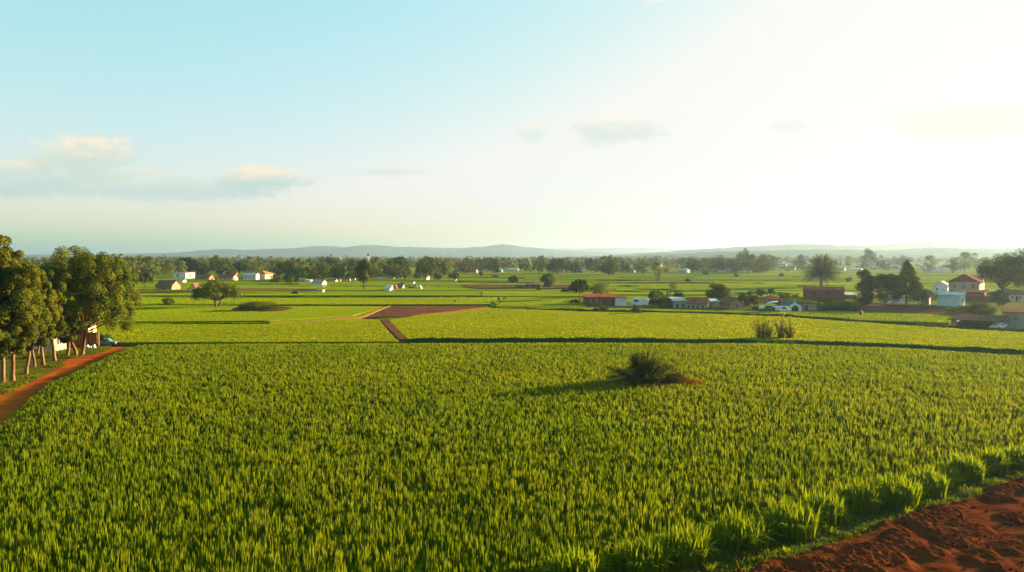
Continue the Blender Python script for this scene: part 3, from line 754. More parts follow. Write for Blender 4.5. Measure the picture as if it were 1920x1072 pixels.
for (px, yb, yt, pw, lab) in [(1323, 518, 507, 10, 'tiny round tree alone in the far field, left one'), (1380, 521, 515, 7, 'tiny dot of a tree right of the left far one'), (1465, 520, 513, 8, 'tiny round tree left of the palm in the far field'),
                              (1290, 530, 523, 10, 'low round tree in the field above the arched cottage'), (1591, 530, 521, 10, 'small tree right of the palm, in the far field'), (851, 528, 512, 20, 'round tree with a white hut in front, far field'),
                              (902, 520, 510, 6, 'thin tiny tree in the field below the blue roofed houses'), (1785, 515, 489, 22, 'round tree in front of the hillside village'), (822, 528, 513, 14, 'slim tree left of the round tree with the hut'),
                              (246, 524, 503, 26, 'dome tree at the left end of the near tree line')]:
    tree_px('small_tree', lab, px, yb, yt, pw, yb - (yb - yt) * .25, mat='tree', nb=16, nl=1500)


def bush_px(name, label, px, yb, yt, pw, mat='tree', nl=3500, nb=22, shape='dome', ry=1.0, **kw):
    c = P(px, yb - 1); k = c[1] / F; Ht, W = (yb - yt) * k, pw * k; r = np.random.default_rng(int(px * 3 + yb))
    mb, (V, Q, t) = tree_data(int(px * 3 + yb), Ht, W, .02, shape, nb, nl, kw.get('leaf', max(.09, k * .95)), mat, .05, 'bark_dark', stems=3, limbs=9)
    V = V * [1, ry, 1]; V[:, 2] = np.maximum(V[:, 2], .0)
    root = empty(name, (c[0], c[1] + W * .4 * ry * .3, 0), 0, label, kw.get('cat', 'bush'), kw.get('group'))
    mb.build('stem', M['bark_dark'], root); mesh('foliage', V, Q, mat=M[mat], tint=t, parent=root)
    return root


bush_px('round_bush', 'round bush in the left field, left of the umbrella tree', 314, 573, 559, 24, 'tree', 2600, shape='round')
bush_px('round_bush', 'dark rounded bush in the field before the rusty roofed house', 1126, 587, 572, 29, 'tree')
bush_px('round_bush', 'upright lighter bush in the field before the camper van', 1194, 591, 575, 19, 'tree', 2200, shape='tall')
bush_px('hedge_bush', 'big round dark bush right of the camper van', 1233, 574, 546, 34, 'tree_dark', 5500)
bush_px('hedge_bush', 'lighter round bush in front of the big dark one', 1248, 576, 556, 30, 'tree', 4500)
bush_px('hedge_bush', 'small dark bush at the left foot of the rusty roofed house', 1080, 570, 561, 20, 'tree_dark', 1500)
bush_px('round_bush', 'low bush right of the ruined walls', 1060, 549, 541, 16, 'tree', 1200)
bush_px('round_bush', 'taller bush right of the low bush by the walls', 1069, 549, 537, 9, 'tree', 900, shape='round')
bush_px('round_bush', 'bush below the orchard trees behind the vehicles', 1478, 560, 549, 36, 'tree', 2200)
bush_px('hedge_bush', 'long green bush bank in front of the dark red barn, left half', 1556, 581, 560, 66, 'tree', 7000, 40)
bush_px('hedge_bush', 'long green bush bank in front of the dark red barn, right half', 1590, 581, 563, 60, 'tree', 6000, 36)
bush_px('hedge_bush', 'green bush left of the white hut above the open shed', 1812, 590, 574, 66, 'tree', 6000, 36)
bush_px('hedge_bush', 'tall bush above the open shed, right of the white hut', 1844, 592, 569, 46, 'tree_dark', 5000, 30)
bush_px('round_bush', 'small bush at the end of the dark bank by the marker', 926, 573, 567, 14, 'tree', 900)
bush_px('round_bush', 'tiny dark bush in the strip left of the grey shed', 553, 552, 546, 11, 'tree_dark', 600)
bush_px('round_bush', 'dark bush in front of the near tree line, left of two', 516, 532, 517, 22, 'tree', 1600)
bush_px('round_bush', 'big dark bush in front of the near tree line, right of two', 546, 533, 511, 30, 'tree_dark', 2600)
bush_px('round_bush', 'low bush beside the sparse tree in the far left field', 929, 522, 517, 13, 'tree', 500)

# leafy mound on its bare earth ring
patch('bare_earth', [(432, 583), (450, 579), (540, 577), (552, 579), (535, 583), (500, 585)], M['plough'], .36)
bush_px('leafy_mound', 'long low mound of scrub on bare earth in the left field', 482, 583.5, 566, 84, 'tree', 9000, 46, ry=.5, cat='scrub mound')

# wispy shrubs on the bank
for i, (px, yt, pw, lab) in enumerate([(1428, 597, 30, 'leftmost wispy shrub of four on the dark bank'), (1441, 600, 24, 'second wispy shrub from the left on the bank'),
                                       (1464, 595, 28, 'third wispy shrub, tall and yellow topped, on the bank'), (1482, 599, 34, 'rightmost wispy shrub with yellow outer twigs')]):
    r = np.random.default_rng(70 + i); c = P(px, 638); k = c[1] / F; Ht = (637 - yt) * k; W = pw * k
    root = empty('wispy_shrub', (c[0], c[1], 0), 0, lab, 'shrub', 'wispy shrubs on the bank'); mb = MB(); Ls = []
    for s_ in range(34):
        a = r.random() * 2 * pi; q = r.uniform(.05, 1) * W * .72; h_ = Ht * r.uniform(.5, 1.25) * (1.1 - .25 * q / W); e = np.array([cos(a) * q, sin(a) * q, h_]); st = np.array([cos(a) * .2, sin(a) * .2, -.05])
        md = st + (e - st) * [.35, .35, .55]; mb.tube([st, md, e], [.035, .022, .006], 4)
        for u in np.linspace(.15, 1, 34):
            p = (1 - u) ** 2 * st + 2 * u * (1 - u) * md + u * u * e; Ls.append(p + r.normal(0, .11, 3))
    Ls = np.array(Ls); Ls = Ls[(Ls[:, 2] > .05) & (r.random(len(Ls)) < 1.15 - .55 * Ls[:, 2] / Ht)]; V, Q = leaf_quads(Ls, rand_dirs(r, len(Ls)), r.uniform(.06, .15, len(Ls)), r, .5)
    mb.build('stem', M['bark_dark'], root); mesh('foliage', V, Q, mat=M['yellow'], tint=np.repeat(np.clip(Ls[:, 0] / W + .45 + r.normal(0, .25, len(Ls)), 0, 1), 4), parent=root)  # sunlit side painted in: leaf tint turns yellower toward the right


# the spiky bush and the earth mound in the near field
def spiky_bush():
    r = np.random.default_rng(90); c = bush_c
    root = empty('spiky_bush', (c[0], c[1], 0), 0, 'dark spiky bush with arching stems standing in the near crop', 'bush'); mb = MB(); Ls = []; Nn = []; tn = []
    for s_ in range(170):
        a = r.random() * 2 * pi; el = r.uniform(.3, 1.5) if s_ > 36 else r.uniform(.05, .5); L = r.uniform(1.9, 3.2) * (1 - .12 * sin(el)) * (1.28 if el < .7 else 1.12)
        st = np.array([cos(a) * .5 * r.random() + .1, sin(a) * .4 * r.random(), .1]); e = st + L * np.array([cos(el) * cos(a), cos(el) * sin(a) * .75, sin(el) * 1.02]); e[2] = max(e[2] * 1.0, .55)
        md = st + (e - st) * .5 + np.array([0, 0, .35 + .3 * r.random()]); mb.tube([st, md, e], [.03, .02, .006], 4)
        lm = r.random()
        for u in np.linspace(.12, 1, 46):
            p = (1 - u) ** 2 * st + 2 * u * (1 - u) * md + u * u * e; tg = (1 - u) * (md - st) + u * (e - md); tg /= np.linalg.norm(tg)
            for sd_ in range(3):
                Ls.append(p + r.normal(0, .055 + .05 * (1 - u), 3)); Nn.append(tg); tn.append(np.clip(.7 * lm * u + .25 * r.random(), 0, 1))
    Ls = np.array(Ls); Nn = np.array(Nn); n = len(Ls); ax = Nn * .55 + rand_dirs(r, n) * .8; ax /= np.linalg.norm(ax, axis=1, keepdims=True)
    b = np.cross(ax, rand_dirs(r, n)); b /= np.linalg.norm(b, axis=1, keepdims=True); s_ = r.uniform(.10, .22, (n, 1))
    V = np.stack([Ls, Ls + ax * s_ * .5 - b * s_ * .22, Ls + ax * s_, Ls + ax * s_ * .5 + b * s_ * .22], 1).reshape(-1, 3); V[:, 2] = np.maximum(V[:, 2], 0.02)
    mb.build('stem', M['bark_dark'], root); mesh('foliage', V, np.arange(n * 4).reshape(-1, 4), mat=M['dark_bush'], tint=np.repeat(tn, 4), parent=root)
    # mound
    na = 90; nb_ = 60; A, B = np.meshgrid(np.linspace(-1, 1, na), np.linspace(-1, 1, nb_), indexing='ij'); q = np.sqrt(A * A + B * B)
    X = A * 3.3; Y = B * 1.5; hsh = np.clip(1 - q * q, 0, 1) ** .7
    Z = hsh * (.85 + .5 * vn(X, Y + 30, 1.2) + .25 * vn(X, Y, 3.5)) * (.75 + .2 * A) - .02
    I = np.arange(na * nb_).reshape(na, nb_); Q = np.stack([I[:-1, :-1], I[1:, :-1], I[1:, 1:], I[:-1, 1:]], -1).reshape(-1, 4)
    mo = mesh('earth_mound', np.stack([X, Y, Z], -1), Q, mat=noise_mat('mound_earth', (.10, .03, .010), (.19, .06, .018), 1.2, .95, .06, 5)); mo.location = (c[0] + 1.0, c[1] + .1, 0)
    tag(mo, 'low mound of red brown earth under the spiky bush in the near field', 'mound')
    n = 3400; x = r.normal(1.9, .85, n); y_ = r.normal(-.2, .5, n); z = .65 + .55 * np.exp(-((x - 1.9) / 1.0) ** 2) * r.uniform(.6, 1.3, n) * np.exp(-(y_ / .9) ** 2)
    V, Q = leaf_quads(np.column_stack([x, y_, z]), rand_dirs(r, n), r.uniform(.05, .13, n), r, .5)
    tag(mesh('dry_brush', V, Q, mat=M['dry'], tint=np.repeat(r.random(n), 4)), 'rust coloured dry brush heaped at the right of the spiky bush', 'brush', kind='stuff').location = (c[0] + 1.0, c[1], 0)


spiky_bush()


def palm(px, yb, yt, pw):
    r = np.random.default_rng(77); c = P(px, yb); k = c[1] / F; Ht = (yb - yt) * k; W = pw * k; zc = Ht * .36
    root = empty('palm_tree', (c[0], c[1], 0), 0, 'broad date palm with a full round head of fronds behind the red barn', 'palm tree'); mb = MB()
    mb.tube([(0, 0, -.1), (0, 0, zc * .4), (0, 0, zc * .9), (0, 0, zc * 1.25)], [.62, .5, .6, .35], 10); mb.build('trunk', M['bark_dark'], root)
    parts = []
    for f in range(280):
        a = r.random() * 2 * pi; el = math.asin(r.uniform(-.55, .995)); L = r.uniform(.8, 1.02) * (W * .5 * cos(el) ** 2 + (Ht - zc) * .95 * sin(el) ** 2)
        e = np.array([cos(el) * cos(a), cos(el) * sin(a), sin(el)]) * L; md = e * .5 + np.array([0, 0, .17 * L]); o_ = np.array([0, 0, zc])
        us = np.linspace(.08, 1, 15); P3 = [(1 - u) ** 2 * 0 * e + 2 * u * (1 - u) * md + u * u * e + o_ for u in us]; P3 = np.array(P3)
        tg = np.gradient(P3, axis=0); tg /= np.linalg.norm(tg, axis=1, keepdims=True); sdv = np.cross(tg, [0, 0, 1.0]); sdv /= np.linalg.norm(sdv, axis=1, keepdims=True) + 1e-6
        up = np.cross(sdv, tg); V = []
        for i in range(15):
            lw = L * .13 * sin(pi * min(1, .12 + us[i] * .85)) ** .6
            for s_ in (-1, 1):
                for dl in (0, .5):
                    b0 = P3[i] + tg[i] * dl * L * .06; tip = b0 + s_ * sdv[i] * lw + tg[i] * lw * .8 - up[i] * lw * r.uniform(-.1, .5)
                    V += [b0 - tg[i] * .07, b0 + tg[i] * .07, tip]
        V = np.array(V); parts.append((V, None, np.arange(len(V)).reshape(-1, 3), np.full(len(V), r.random())))
        V2, Q2 = tube(P3[::2], np.linspace(.06, .015, len(P3[::2])), 3); parts.append((V2, Q2, None, np.full(len(V2), .8)))
    Vv, Q, T, t = join(parts); mesh('crown', Vv, Q, T, mat=M['palm'], tint=t, parent=root)


palm(1540, 538, 472, 78)


# ------------------------------------------------------------------ far tree line and woods
protos = []
for i in range(12):
    sh = ['round', 'dome', 'tall', 'round', 'dome', 'round', 'tall', 'umbrella', 'round', 'dome', 'round', 'tall'][i]; Ht = 10.0; W = {'tall': 6.5, 'umbrella': 10}.get(sh, 9.5)
    mb, (V, Q, t) = tree_data(500 + i, Ht, W, 1.2 if sh != 'umbrella' else 4, sh, 22, 1500, .42, 'tree', .2, 'bark', limbs=5, ns=5)
    mt = M[['tree', 'tree_warm', 'tree', 'tree_dark', 'tree_warm', 'tree', 'tree_light', 'tree', 'tree_dark', 'tree', 'tree_warm', 'tree'][i]]
    a = mb.build('trunk', M['bark_dark']); b = mesh('crown', V, Q, mat=mt, tint=t); protos.append((a.data, b.data)); bpy.data.objects.remove(a); bpy.data.objects.remove(b)
r = np.random.default_rng(600); cnt = 0
SECT = [(-200, 330, 'left of the white block building'), (330, 450, 'behind the white block building and red roofs'), (450, 560, 'behind the orange roofed house'), (560, 680, 'above the grey shed with a white gable'),
        (680, 760, 'around the tall narrow tree'), (760, 880, 'behind the hut and round far tree'), (880, 1000, 'around the pale blue far roofs'), (1000, 1125, 'left of the big round far tree'),
        (1125, 1240, 'between the round far tree and the sparse tree'), (1240, 1400, 'between the sparse tree and the flat topped tree'), (1400, 1500, 'between the flat topped tree and the palm'), (1500, 1700, 'right of the palm'), (1700, 2300, 'around the hillside village')]


def far_tree(px, yb, yt, wf=1.0, pr=None, label=None, rr=None):
    c = P(px, yb); Ht = max(4.0, H - (H - 0) * (yt - 480) / max(yb - 480, 1)) if yt < 480 else (yb - yt) * c[1] / F
    i = int(r.integers(len(protos))) if pr is None else pr
    sec = next((s[2] for s in SECT if s[0] <= px < s[1]), SECT[-1][2])
    root = empty('distant_tree', (c[0], c[1], 0), r.random() * 6.28, label or 'hazy tree of the far tree line ' + sec, 'tree', 'far tree line ' + sec)
    root.scale = (Ht / 10 * wf,) * 2 + (Ht / 10,)
    for nm, me in zip(('trunk', 'crown'), protos[i]):
        o_ = bpy.data.objects.new(nm, me); COL.objects.link(o_); o_.parent = root


# hand placed ones that stand out: foot x, foot row, top row, width factor, prototype
for q in [(340, 518, 490, 1.1, 6), (385, 520, 497, 1.5, 3), (425, 520, 494, 1.4, 1), (470, 515, 489, 1.3, 0), (505, 522, 497, 1.3, 4), (566, 526, 487, 1.1, 1), (592, 528, 502, 1.3, 4), (604, 525, 492, 1.0, 0), (640, 527, 495, 1.1, 3), (660, 526, 501, .9, 4),
          (674, 522, 489, 1.0, 9), (698, 524, 492, 1.1, 0), (710, 525, 505, .9, 5), (728, 521, 491, 1.3, 0), (745, 524, 495, 1.1, 4), (758, 525, 499, 1.2, 9), (783, 524, 512, 1.2, 3), (806, 526, 484, .8, 10), (795, 520, 492, .9, 5),
          (838, 517, 490, 1.1, 6), (875, 514, 497, 1.2, 4), (931, 514, 486, .8, 2), (1012, 513, 481, .9, 0), (1046, 516, 486, 1.6, 8), (1062, 514, 484, 1.0, 9), (1078, 513, 492, 1.2, 3), (1170, 515, 491, 1.1, 3), (1205, 515, 491, 1.3, 9), (1250, 514, 492, 1.0, 6),
          (1300, 511, 488, 1.3, 3), (1340, 512, 480, 1.1, 0), (1370, 512, 484, 1.3, 5), (1398, 510, 468, .75, 0), (1412, 512, 478, 1.0, 10), (1433, 511, 478, 1.0, 10), (1420, 512, 492, 1.2, 4), (1628, 503, 468, .8, 8), (1500, 504, 478, .6, 2), (1655, 506, 480, 1.0, 4), (1745, 508, 480, 1.1, 6), (1808, 510, 474, 1.2, 6), (1832, 508, 476, 1.2, 4)]:
    far_tree(*q)
for i in range(150):
    px = r.uniform(-60, 2020)
    yb = r.uniform(512, 522) if px < 860 else r.uniform(506, 515)
    if 1440 < px < 1900:
        if r.random() < .6: continue
        yb = r.uniform(499, 508)
    if 300 < px < 512 and yb > 514: yb = 512
    ht = r.uniform(7, 12); c = P(px, yb); far_tree(px, yb, yb - ht * F / c[1], r.uniform(.85, 1.3))


def forest(label, n, ylo, yhi, xr, seed, mat, hmin=6, hmax=11, q=44):
    r = np.random.default_rng(seed); Vs = []; Qs = []; tn = []; o = 0
    py = r.uniform(ylo, yhi, n); px = r.uniform(xr[0], xr[1], n); py = np.where((px > 1440) & (px < 1880) & (py > 496), r.uniform(ylo, 496, n) if ylo < 496 else py, py); h = r.uniform(hmin, hmax, n) * (1 + .25 * (r.random(n) < .1))
    for i in range(n):
        c = P(px[i], py[i]); W = h[i] * r.uniform(.6, 1.1)
        nb = 5; C = np.column_stack([r.uniform(-.3, .3, (nb, 2)) * W, r.uniform(.25, .72, nb) * h[i]]); R = r.uniform(.22, .32, nb) * W
        k = r.integers(0, nb, q); d = rand_dirs(r, q); p = C[k] + d * R[k][:, None]; p[:, 2] = np.clip(p[:, 2], .3, h[i])
        nr = d + r.normal(0, .4, (q, 3)); nr /= np.linalg.norm(nr, axis=1, keepdims=True)
        V, Q = leaf_quads(p, nr, r.uniform(.7, 1.25, q) * W * .13, r, .75); V += [c[0], c[1], 0]
        Vs.append(V); Qs.append(Q + o); o += len(V); tn.append(np.full(len(V), r.random()) * .7 + .3 * r.random(len(V)))
    tag(mesh('forest', np.concatenate(Vs), np.concatenate(Qs), mat=mat, tint=np.concatenate(tn)), label, 'forest', kind='stuff')


forest('hazy mass of woodland behind the near tree line', 1500, 491, 505, (-200, 2150), 61, M['tree_warm'])
forest('fainter woodland beyond, at the foot of the hills', 1700, 486.3, 492, (-250, 2200), 62, M['tree'], 7, 12, 26)
forest('scrubby undergrowth filling the foot of the tree line', 420, 504, 511, (-200, 1520), 63, M['tree'], 2.5, 5.5, 30)
forest('low scrub at the foot of the tree line beyond the left houses', 200, 511, 519, (-200, 850), 64, M['tree_warm'], 2, 4.5, 34)


# ------------------------------------------------------------------ hills
def hill(name, crest, dist, depth, mat, seed, rough, rows=26):
    nx = 700; cx = np.array([c[0] for c in crest], float); cy = np.array([c[1] for c in crest], float)
    px = np.linspace(cx[0], cx[-1], nx); 
    m = np.zeros(nx)
    # smooth (cosine) interpolation of the crest
    i = np.clip(np.searchsorted(cx, px) - 1, 0, len(cx) - 2); f = (px - cx[i]) / (cx[i + 1] - cx[i]); f = f * f * (3 - 2 * f)
    py = cy[i] * (1 - f) + cy[i + 1] * f; hz = np.maximum(0, H + (480 - py) / F * dist)
    t = np.linspace(-1, 1, rows); X = np.zeros((rows, nx)); Y = X.copy(); Z = X.copy()
    for k in range(rows):
        dd = dist + t[k] * depth; X[k] = (px - 960) / F * dist * (1 + 0 * t[k]); Y[k] = dd + depth * .25 * (vn(px, px * 0 + seed, .01) - .5)
        prof = max(0, cos(t[k] * pi / 2)) ** 1.3
        Z[k] = hz * prof * (1 - .35 * (1 - prof) * vn(X[k], Y[k], 3.0 / depth)) + rough * (vn(X[k] + seed, Y[k], 1 / (rough * 4 + 1)) + .6 * vn(X[k], Y[k] + seed, 1 / (rough * 1.7 + 1)) - .8) * min(1, prof * 6) - (prof < .01) * 4
    I = np.arange(rows * nx).reshape(rows, nx); Q = np.stack([I[:-1, :-1], I[:-1, 1:], I[1:, 1:], I[1:, :-1]], -1).reshape(-1, 4)
    tag(mesh(name, np.stack([X, Y, Z], -1), Q, mat=mat, smooth=True), kind='structure')


M['hill'] = noise_mat('hill_woods', (.03, .05, .02), (.06, .08, .03), .012, .95, 6, .03, (.10, .10, .04), .004)
M['hill_near'] = noise_mat('near_hill_woods', (.03, .05, .012), (.07, .085, .02), .03, .95, 3, .08, (.11, .11, .03), .008)
hill('hills', [(-500, 486), (0, 484), (150, 478), (300, 476), (380, 474), (430, 468), (475, 470.5), (540, 467), (605, 461.5), (650, 465), (700, 460.5), (760, 464), (870, 466), (900, 464), (945, 459.5), (990, 465), (1050, 471), (1120, 474), (1200, 480)], 6200, 1400, M['hill'], 1, 7)
hill('hills', [(600, 472), (900, 469), (1050, 467), (1200, 465), (1300, 467), (1400, 468), (1600, 465), (2000, 465), (2600, 468)], 7900, 1300, M['hill'], 2, 6)
hill('hills', [(1120, 481), (1240, 474), (1320, 468), (1400, 463), (1480, 459), (1560, 461), (1640, 460.5), (1700, 456), (1760, 454), (1850, 457), (1920, 456), (2100, 458), (2600, 470)], 3600, 900, M['hill_near'], 3, 6)
hill('hills', [(1150, 483), (1250, 478), (1360, 473), (1500, 470), (1650, 471), (1760, 466), (1900, 468), (2100, 470), (2600, 474)], 2300, 500, M['hill_near'], 4, 6)


# ------------------------------------------------------------------ buildings
def face_pt(w, d, f, u):
    if f == 'f': return (-w / 2 + u * w, -d / 2)
    return (w / 2, -d / 2 + u * d)


def house(name, label, loc, rz, w, d, h, rh=0, roof='gx', wall='white', rmat='r_red', wins=(), doors=(), over=.3, cat='house', group=None, chimney=None, plinth=None):
    """loc = centre of footprint. roof: gx ridge along x, gy gable to the front, mono, flat, hip"""
    root = empty(name, (loc[0], loc[1], 0), rz, label, cat, group); mb = MB(); W2, D2 = w / 2, d / 2
    if roof == 'gy': mb.prism([(-W2, -.1), (W2, -.1), (W2, h), (0, h + rh), (-W2, h)], -D2, D2)
    elif roof == 'gx':
        V, f_ = MB().prism([(-D2, -.1), (D2, -.1), (D2, h), (0, h + rh), (-D2, h)], -W2, W2), 0
        mb.add([(b, a, c) for a, b, c in V.v], [tuple(reversed(q)) for q in V.f])
    elif roof == 'mono': 
        V = MB().prism([(-D2, -.1), (D2, -.1), (D2, h + rh), (-D2, h)], -W2, W2); mb.add([(b, a, c) for a, b, c in V.v], [tuple(reversed(q)) for q in V.f])
    else: mb.box(-W2, W2, -D2, D2, -.1, h)
    mb.build('wall', M[wall], root); rb = MB(); t = .12; o = over
    def slope(x0, z0, x1, z1): return [(x0, z0 + .01), (x1, z1 + .01), (x1, z1 + t), (x0, z0 + t)]
    if roof == 'gy':
        s = rh / W2; rb.prism(slope(-W2 - o, h - s * o, 0, h + rh), -D2 - o, D2 + o); rb.prism(slope(0, h + rh, W2 + o, h - s * o), -D2 - o, D2 + o)
    elif roof in ('gx', 'mono'):
        T = MB()
        if roof == 'gx':
            s = rh / D2; T.prism(slope(-D2 - o, h - s * o, 0, h + rh), -W2 - o, W2 + o); T.prism(slope(0, h + rh, D2 + o, h - s * o), -W2 - o, W2 + o)
        else:
            s = rh / d; T.prism(slope(-D2 - o, h - s * o, D2 + o, h + rh + s * o), -W2 - o, W2 + o)
        rb.add([(b, a, c) for a, b, c in T.v], [tuple(reversed(q)) for q in T.f])
    elif roof == 'hip':
        e = [(-W2 - o, -D2 - o, h), (W2 + o, -D2 - o, h), (W2 + o, D2 + o, h), (-W2 - o, D2 + o, h)]; rl = max(0, W2 - D2)
        V = [(a, b, c + .01) for a, b, c in e] + [(a, b, c + t) for a, b, c in e] + [(-rl - .01, 0, h + rh), (rl + .01, 0, h + rh)]
        rb.add(V, [(3, 2, 1, 0), (0, 1, 5, 4), (1, 2, 6, 5), (2, 3, 7, 6), (3, 0, 4, 7), (4, 5, 9, 8), (6, 7, 8, 9), (5, 6, 9), (7, 4, 8)])
    else: rb.box(-W2 - o, W2 + o, -D2 - o, D2 + o, h + .01, h + .01 + max(.15, rh))
    ro = rb.build('roof', M[rmat], root)
    if chimney: MB().box(chimney[0] - .3, chimney[0] + .3, chimney[1] - .3, chimney[1] + .3, h * .9, chimney[2]).build('chimney', M['brick'], ro)
    def opening(f, u, z0, ww, hh, kind):
        x, y = face_pt(w, d, f, u); fr = MB(); b = .06
        def B(mbx, a0, a1, z0_, z1_, out, inn=.05):
            if f == 'f': mbx.box(x + a0, x + a1, y - out, y + inn, z0_, z1_)
            else: mbx.box(x - inn, x + out, y + a0, y + a1, z0_, z1_)
        B(fr, -ww / 2 - b, -ww / 2, z0 - b, z0 + hh + b, .05); B(fr, ww / 2, ww / 2 + b, z0 - b, z0 + hh + b, .05); B(fr, -ww / 2, ww / 2, z0 + hh, z0 + hh + b, .05)
        if kind == 'window': B(fr, -ww / 2, ww / 2, z0 - b, z0, .07); B(fr, -.03, .03, z0, z0 + hh, .04)
        fo = fr.build(kind, M['trim' if kind == 'window' else 'wood'], root)
        pn = MB(); B(pn, -ww / 2, ww / 2, z0, z0 + hh, .012); pn.build('pane' if kind == 'window' else 'door_leaf', M['glass' if kind == 'window' else 'dark'], fo)
    for q in wins: opening(*q, 'window')
    for q in doors: opening(*q, 'door')
    return root


def house_px(name, label, pl, pc, pr, yb, ye, yr, a, roof='gx', depth=None, wins=(), doors=(), **kw):
    """pl / pc / pr: pixel columns of the left end, the corner between front and right wall, the right end; yb, ye, yr: rows of foot, eave, ridge"""
    a = radians(a); C = P(pc, yb); k = C[1] / F; ur, uf = np.array([cos(a), sin(a)]), np.array([-sin(a), cos(a)])
    def hit(dirv, px):
        m = (px - 960) / F; return (m * C[1] - C[0]) / (dirv[0] - m * dirv[1])
    w = abs(hit(-ur, pl)); d = abs(hit(uf, pr)) if pr is not None else depth
    d = min(d, (depth or 25)); h = (yb - ye) * k; rh = max(0, (ye - yr) * k)
    ctr = C - ur * w / 2 + uf * d / 2
    def sc(q, kind): return (q[0], q[1], q[2] * h, q[3] * (w if q[0] == 'f' else d), q[4] * h)
    return house(name, label, ctr, a, w, d, h, rh, roof, wins=[sc(q, 0) for q in wins], doors=[sc(q, 1) for q in doors], **kw)


Wn = lambda *us, f='f', z=.35, w=.1, h=.35: [(f, u, z, w, h) for u in us]
# behind the row of trees
house_px('cream_house', 'cream walled house behind the tree trunks on the left', 52, 101, 121, 658, 626, 616, -14, 'gx', 8, wall='cream', rmat='r_brown', wins=[('r', .42, .4, .34, .4)] + Wn(.2, .75, z=.4), doors=[('f', .5, 0, .12, .7)])
house_px('low_outbuilding', 'low brown walled outbuilding at the far left behind the trunks', -40, 62, 72, 656, 640, 634, -14, 'gx', 6, wall='brown', rmat='r_brown', doors=[('f', .6, 0, .1, .8)])
house_px('veranda_house', 'cream house with a brown hipped roof behind the big dome tree', 132, 166, 178, 640, 608, 599, -8, 'hip', 6, wall='cream', rmat='r_brown', over=.6, wins=Wn(.35, .75, z=.55, w=.18, h=.3) + [('r', .45, .5, .3, .3)])
c = P(184, 650); ft = empty('board_fence', (c[0], c[1], 0), radians(-4), 'brown board yard fence below the veranda house', 'fence')
b = MB()
for i in range(14): b.box(-4.3 + i * .31 - .14, -4.3 + i * .31 + .14, -.03, .03, 0, 1.95 + .06 * ((i * 7) % 3))
b.build('boards', M['brown'], ft)
for x in (-4.4, -2.9, -1.4, .1): MB().box(x - .07, x + .07, -.12, .0 + .06, 0, 2.1).build('post', M['wood'], ft)
bush_px('yard_bush', 'dark bush between the board fence and the teal pickup', 188, 647, 623, 14, 'tree_dark', 2000, shape='tall')
bush_px('yard_bush', 'blue green bush behind the teal pickup', 201, 645, 625, 16, 'tree_light', 1200, shape='tall')
bush_px('yard_bush', 'pale bush just right of the teal pickup', 210, 646, 633, 12, 'tree_light', 900)
for i, (px, py, s_, lb) in enumerate([(164, 652.5, .5, 'white sack at the foot of the board fence, left one'), (170, 653, .42, 'white sack at the foot of the board fence, middle one'), (176, 652.5, .55, 'white sack at the foot of the board fence, right one')]):
    r = np.random.default_rng(i); c = P(px, py); V, Q = tube([(0, 0, 0), (0, 0, .12), (.02, 0, .4), (.05, .02, .62), (.06, .02, .68), (.08, .02, .8)], [.2, .34, .36, .26, .1, .16], 9)
    V += r.normal(0, .02, V.shape); o_ = mesh('sack', V * s_ * 1.3, polys=[tuple(q) for q in Q] + [tuple(range(8, -1, -1)), tuple(range(45, 54))], mat=M['bags'], smooth=True); o_.location = (c[0], c[1], 0)
    tag(o_, lb, 'sack', 'sacks by the board fence')


def wheel(parent, x, y, rad):
    V, Q = tube([(0, -.11, 0), (0, -.09, 0), (0, .09, 0), (0, .11, 0)], [rad * .8, rad, rad, rad * .8], 14)
    wh = mesh('wheel', V, polys=[tuple(q) for q in Q] + [tuple(range(13, -1, -1)), tuple(range(42, 56))], mat=M['tyre'], parent=parent); wh.location = (x, y, rad)
    V, Q = tube([(0, -.13, 0), (0, .13, 0)], [rad * .5, rad * .5], 10); mesh('rim', V, polys=[tuple(q) for q in Q] + [tuple(range(9, -1, -1)), tuple(range(10, 20))], mat=M['steel'], parent=wh)


BODY = {'pickup': [(-2.5, .45), (-2.5, 1.0), (-.35, 1.0), (-.25, 1.72), (.85, 1.75), (1.45, 1.15), (2.4, 1.0), (2.5, .8), (2.5, .42)],
        'van': [(-2.4, .4), (-2.45, 1.9), (-2.2, 2.05), (1.2, 2.05), (1.9, 1.35), (2.4, 1.1), (2.5, .7), (2.45, .4)],
        'car': [(-2.1, .4), (-2.15, .95), (-1.6, 1.05), (-1.1, 1.45), (.3, 1.48), (1.05, 1.02), (2.0, .85), (2.15, .6), (2.1, .38)],
        'camper': [(-3.1, .5), (-3.2, 1.4), (-3.0, 2.7), (-2.6, 2.9), (1.9, 2.9), (2.9, 2.3), (3.0, 1.5), (2.8, .5)]}
GLASS = {'pickup': [(-.12, 1.1), (-.08, 1.62), (.78, 1.64), (1.2, 1.14)], 'van': [(.1, 1.25), (.1, 1.85), (1.15, 1.88), (1.65, 1.3)], 'car': [(-1.35, 1.05), (-1.02, 1.38), (.25, 1.4), (.8, 1.04)], 'camper': [(.2, 1.6), (.2, 2.3), (1.7, 2.3), (1.7, 1.6)]}


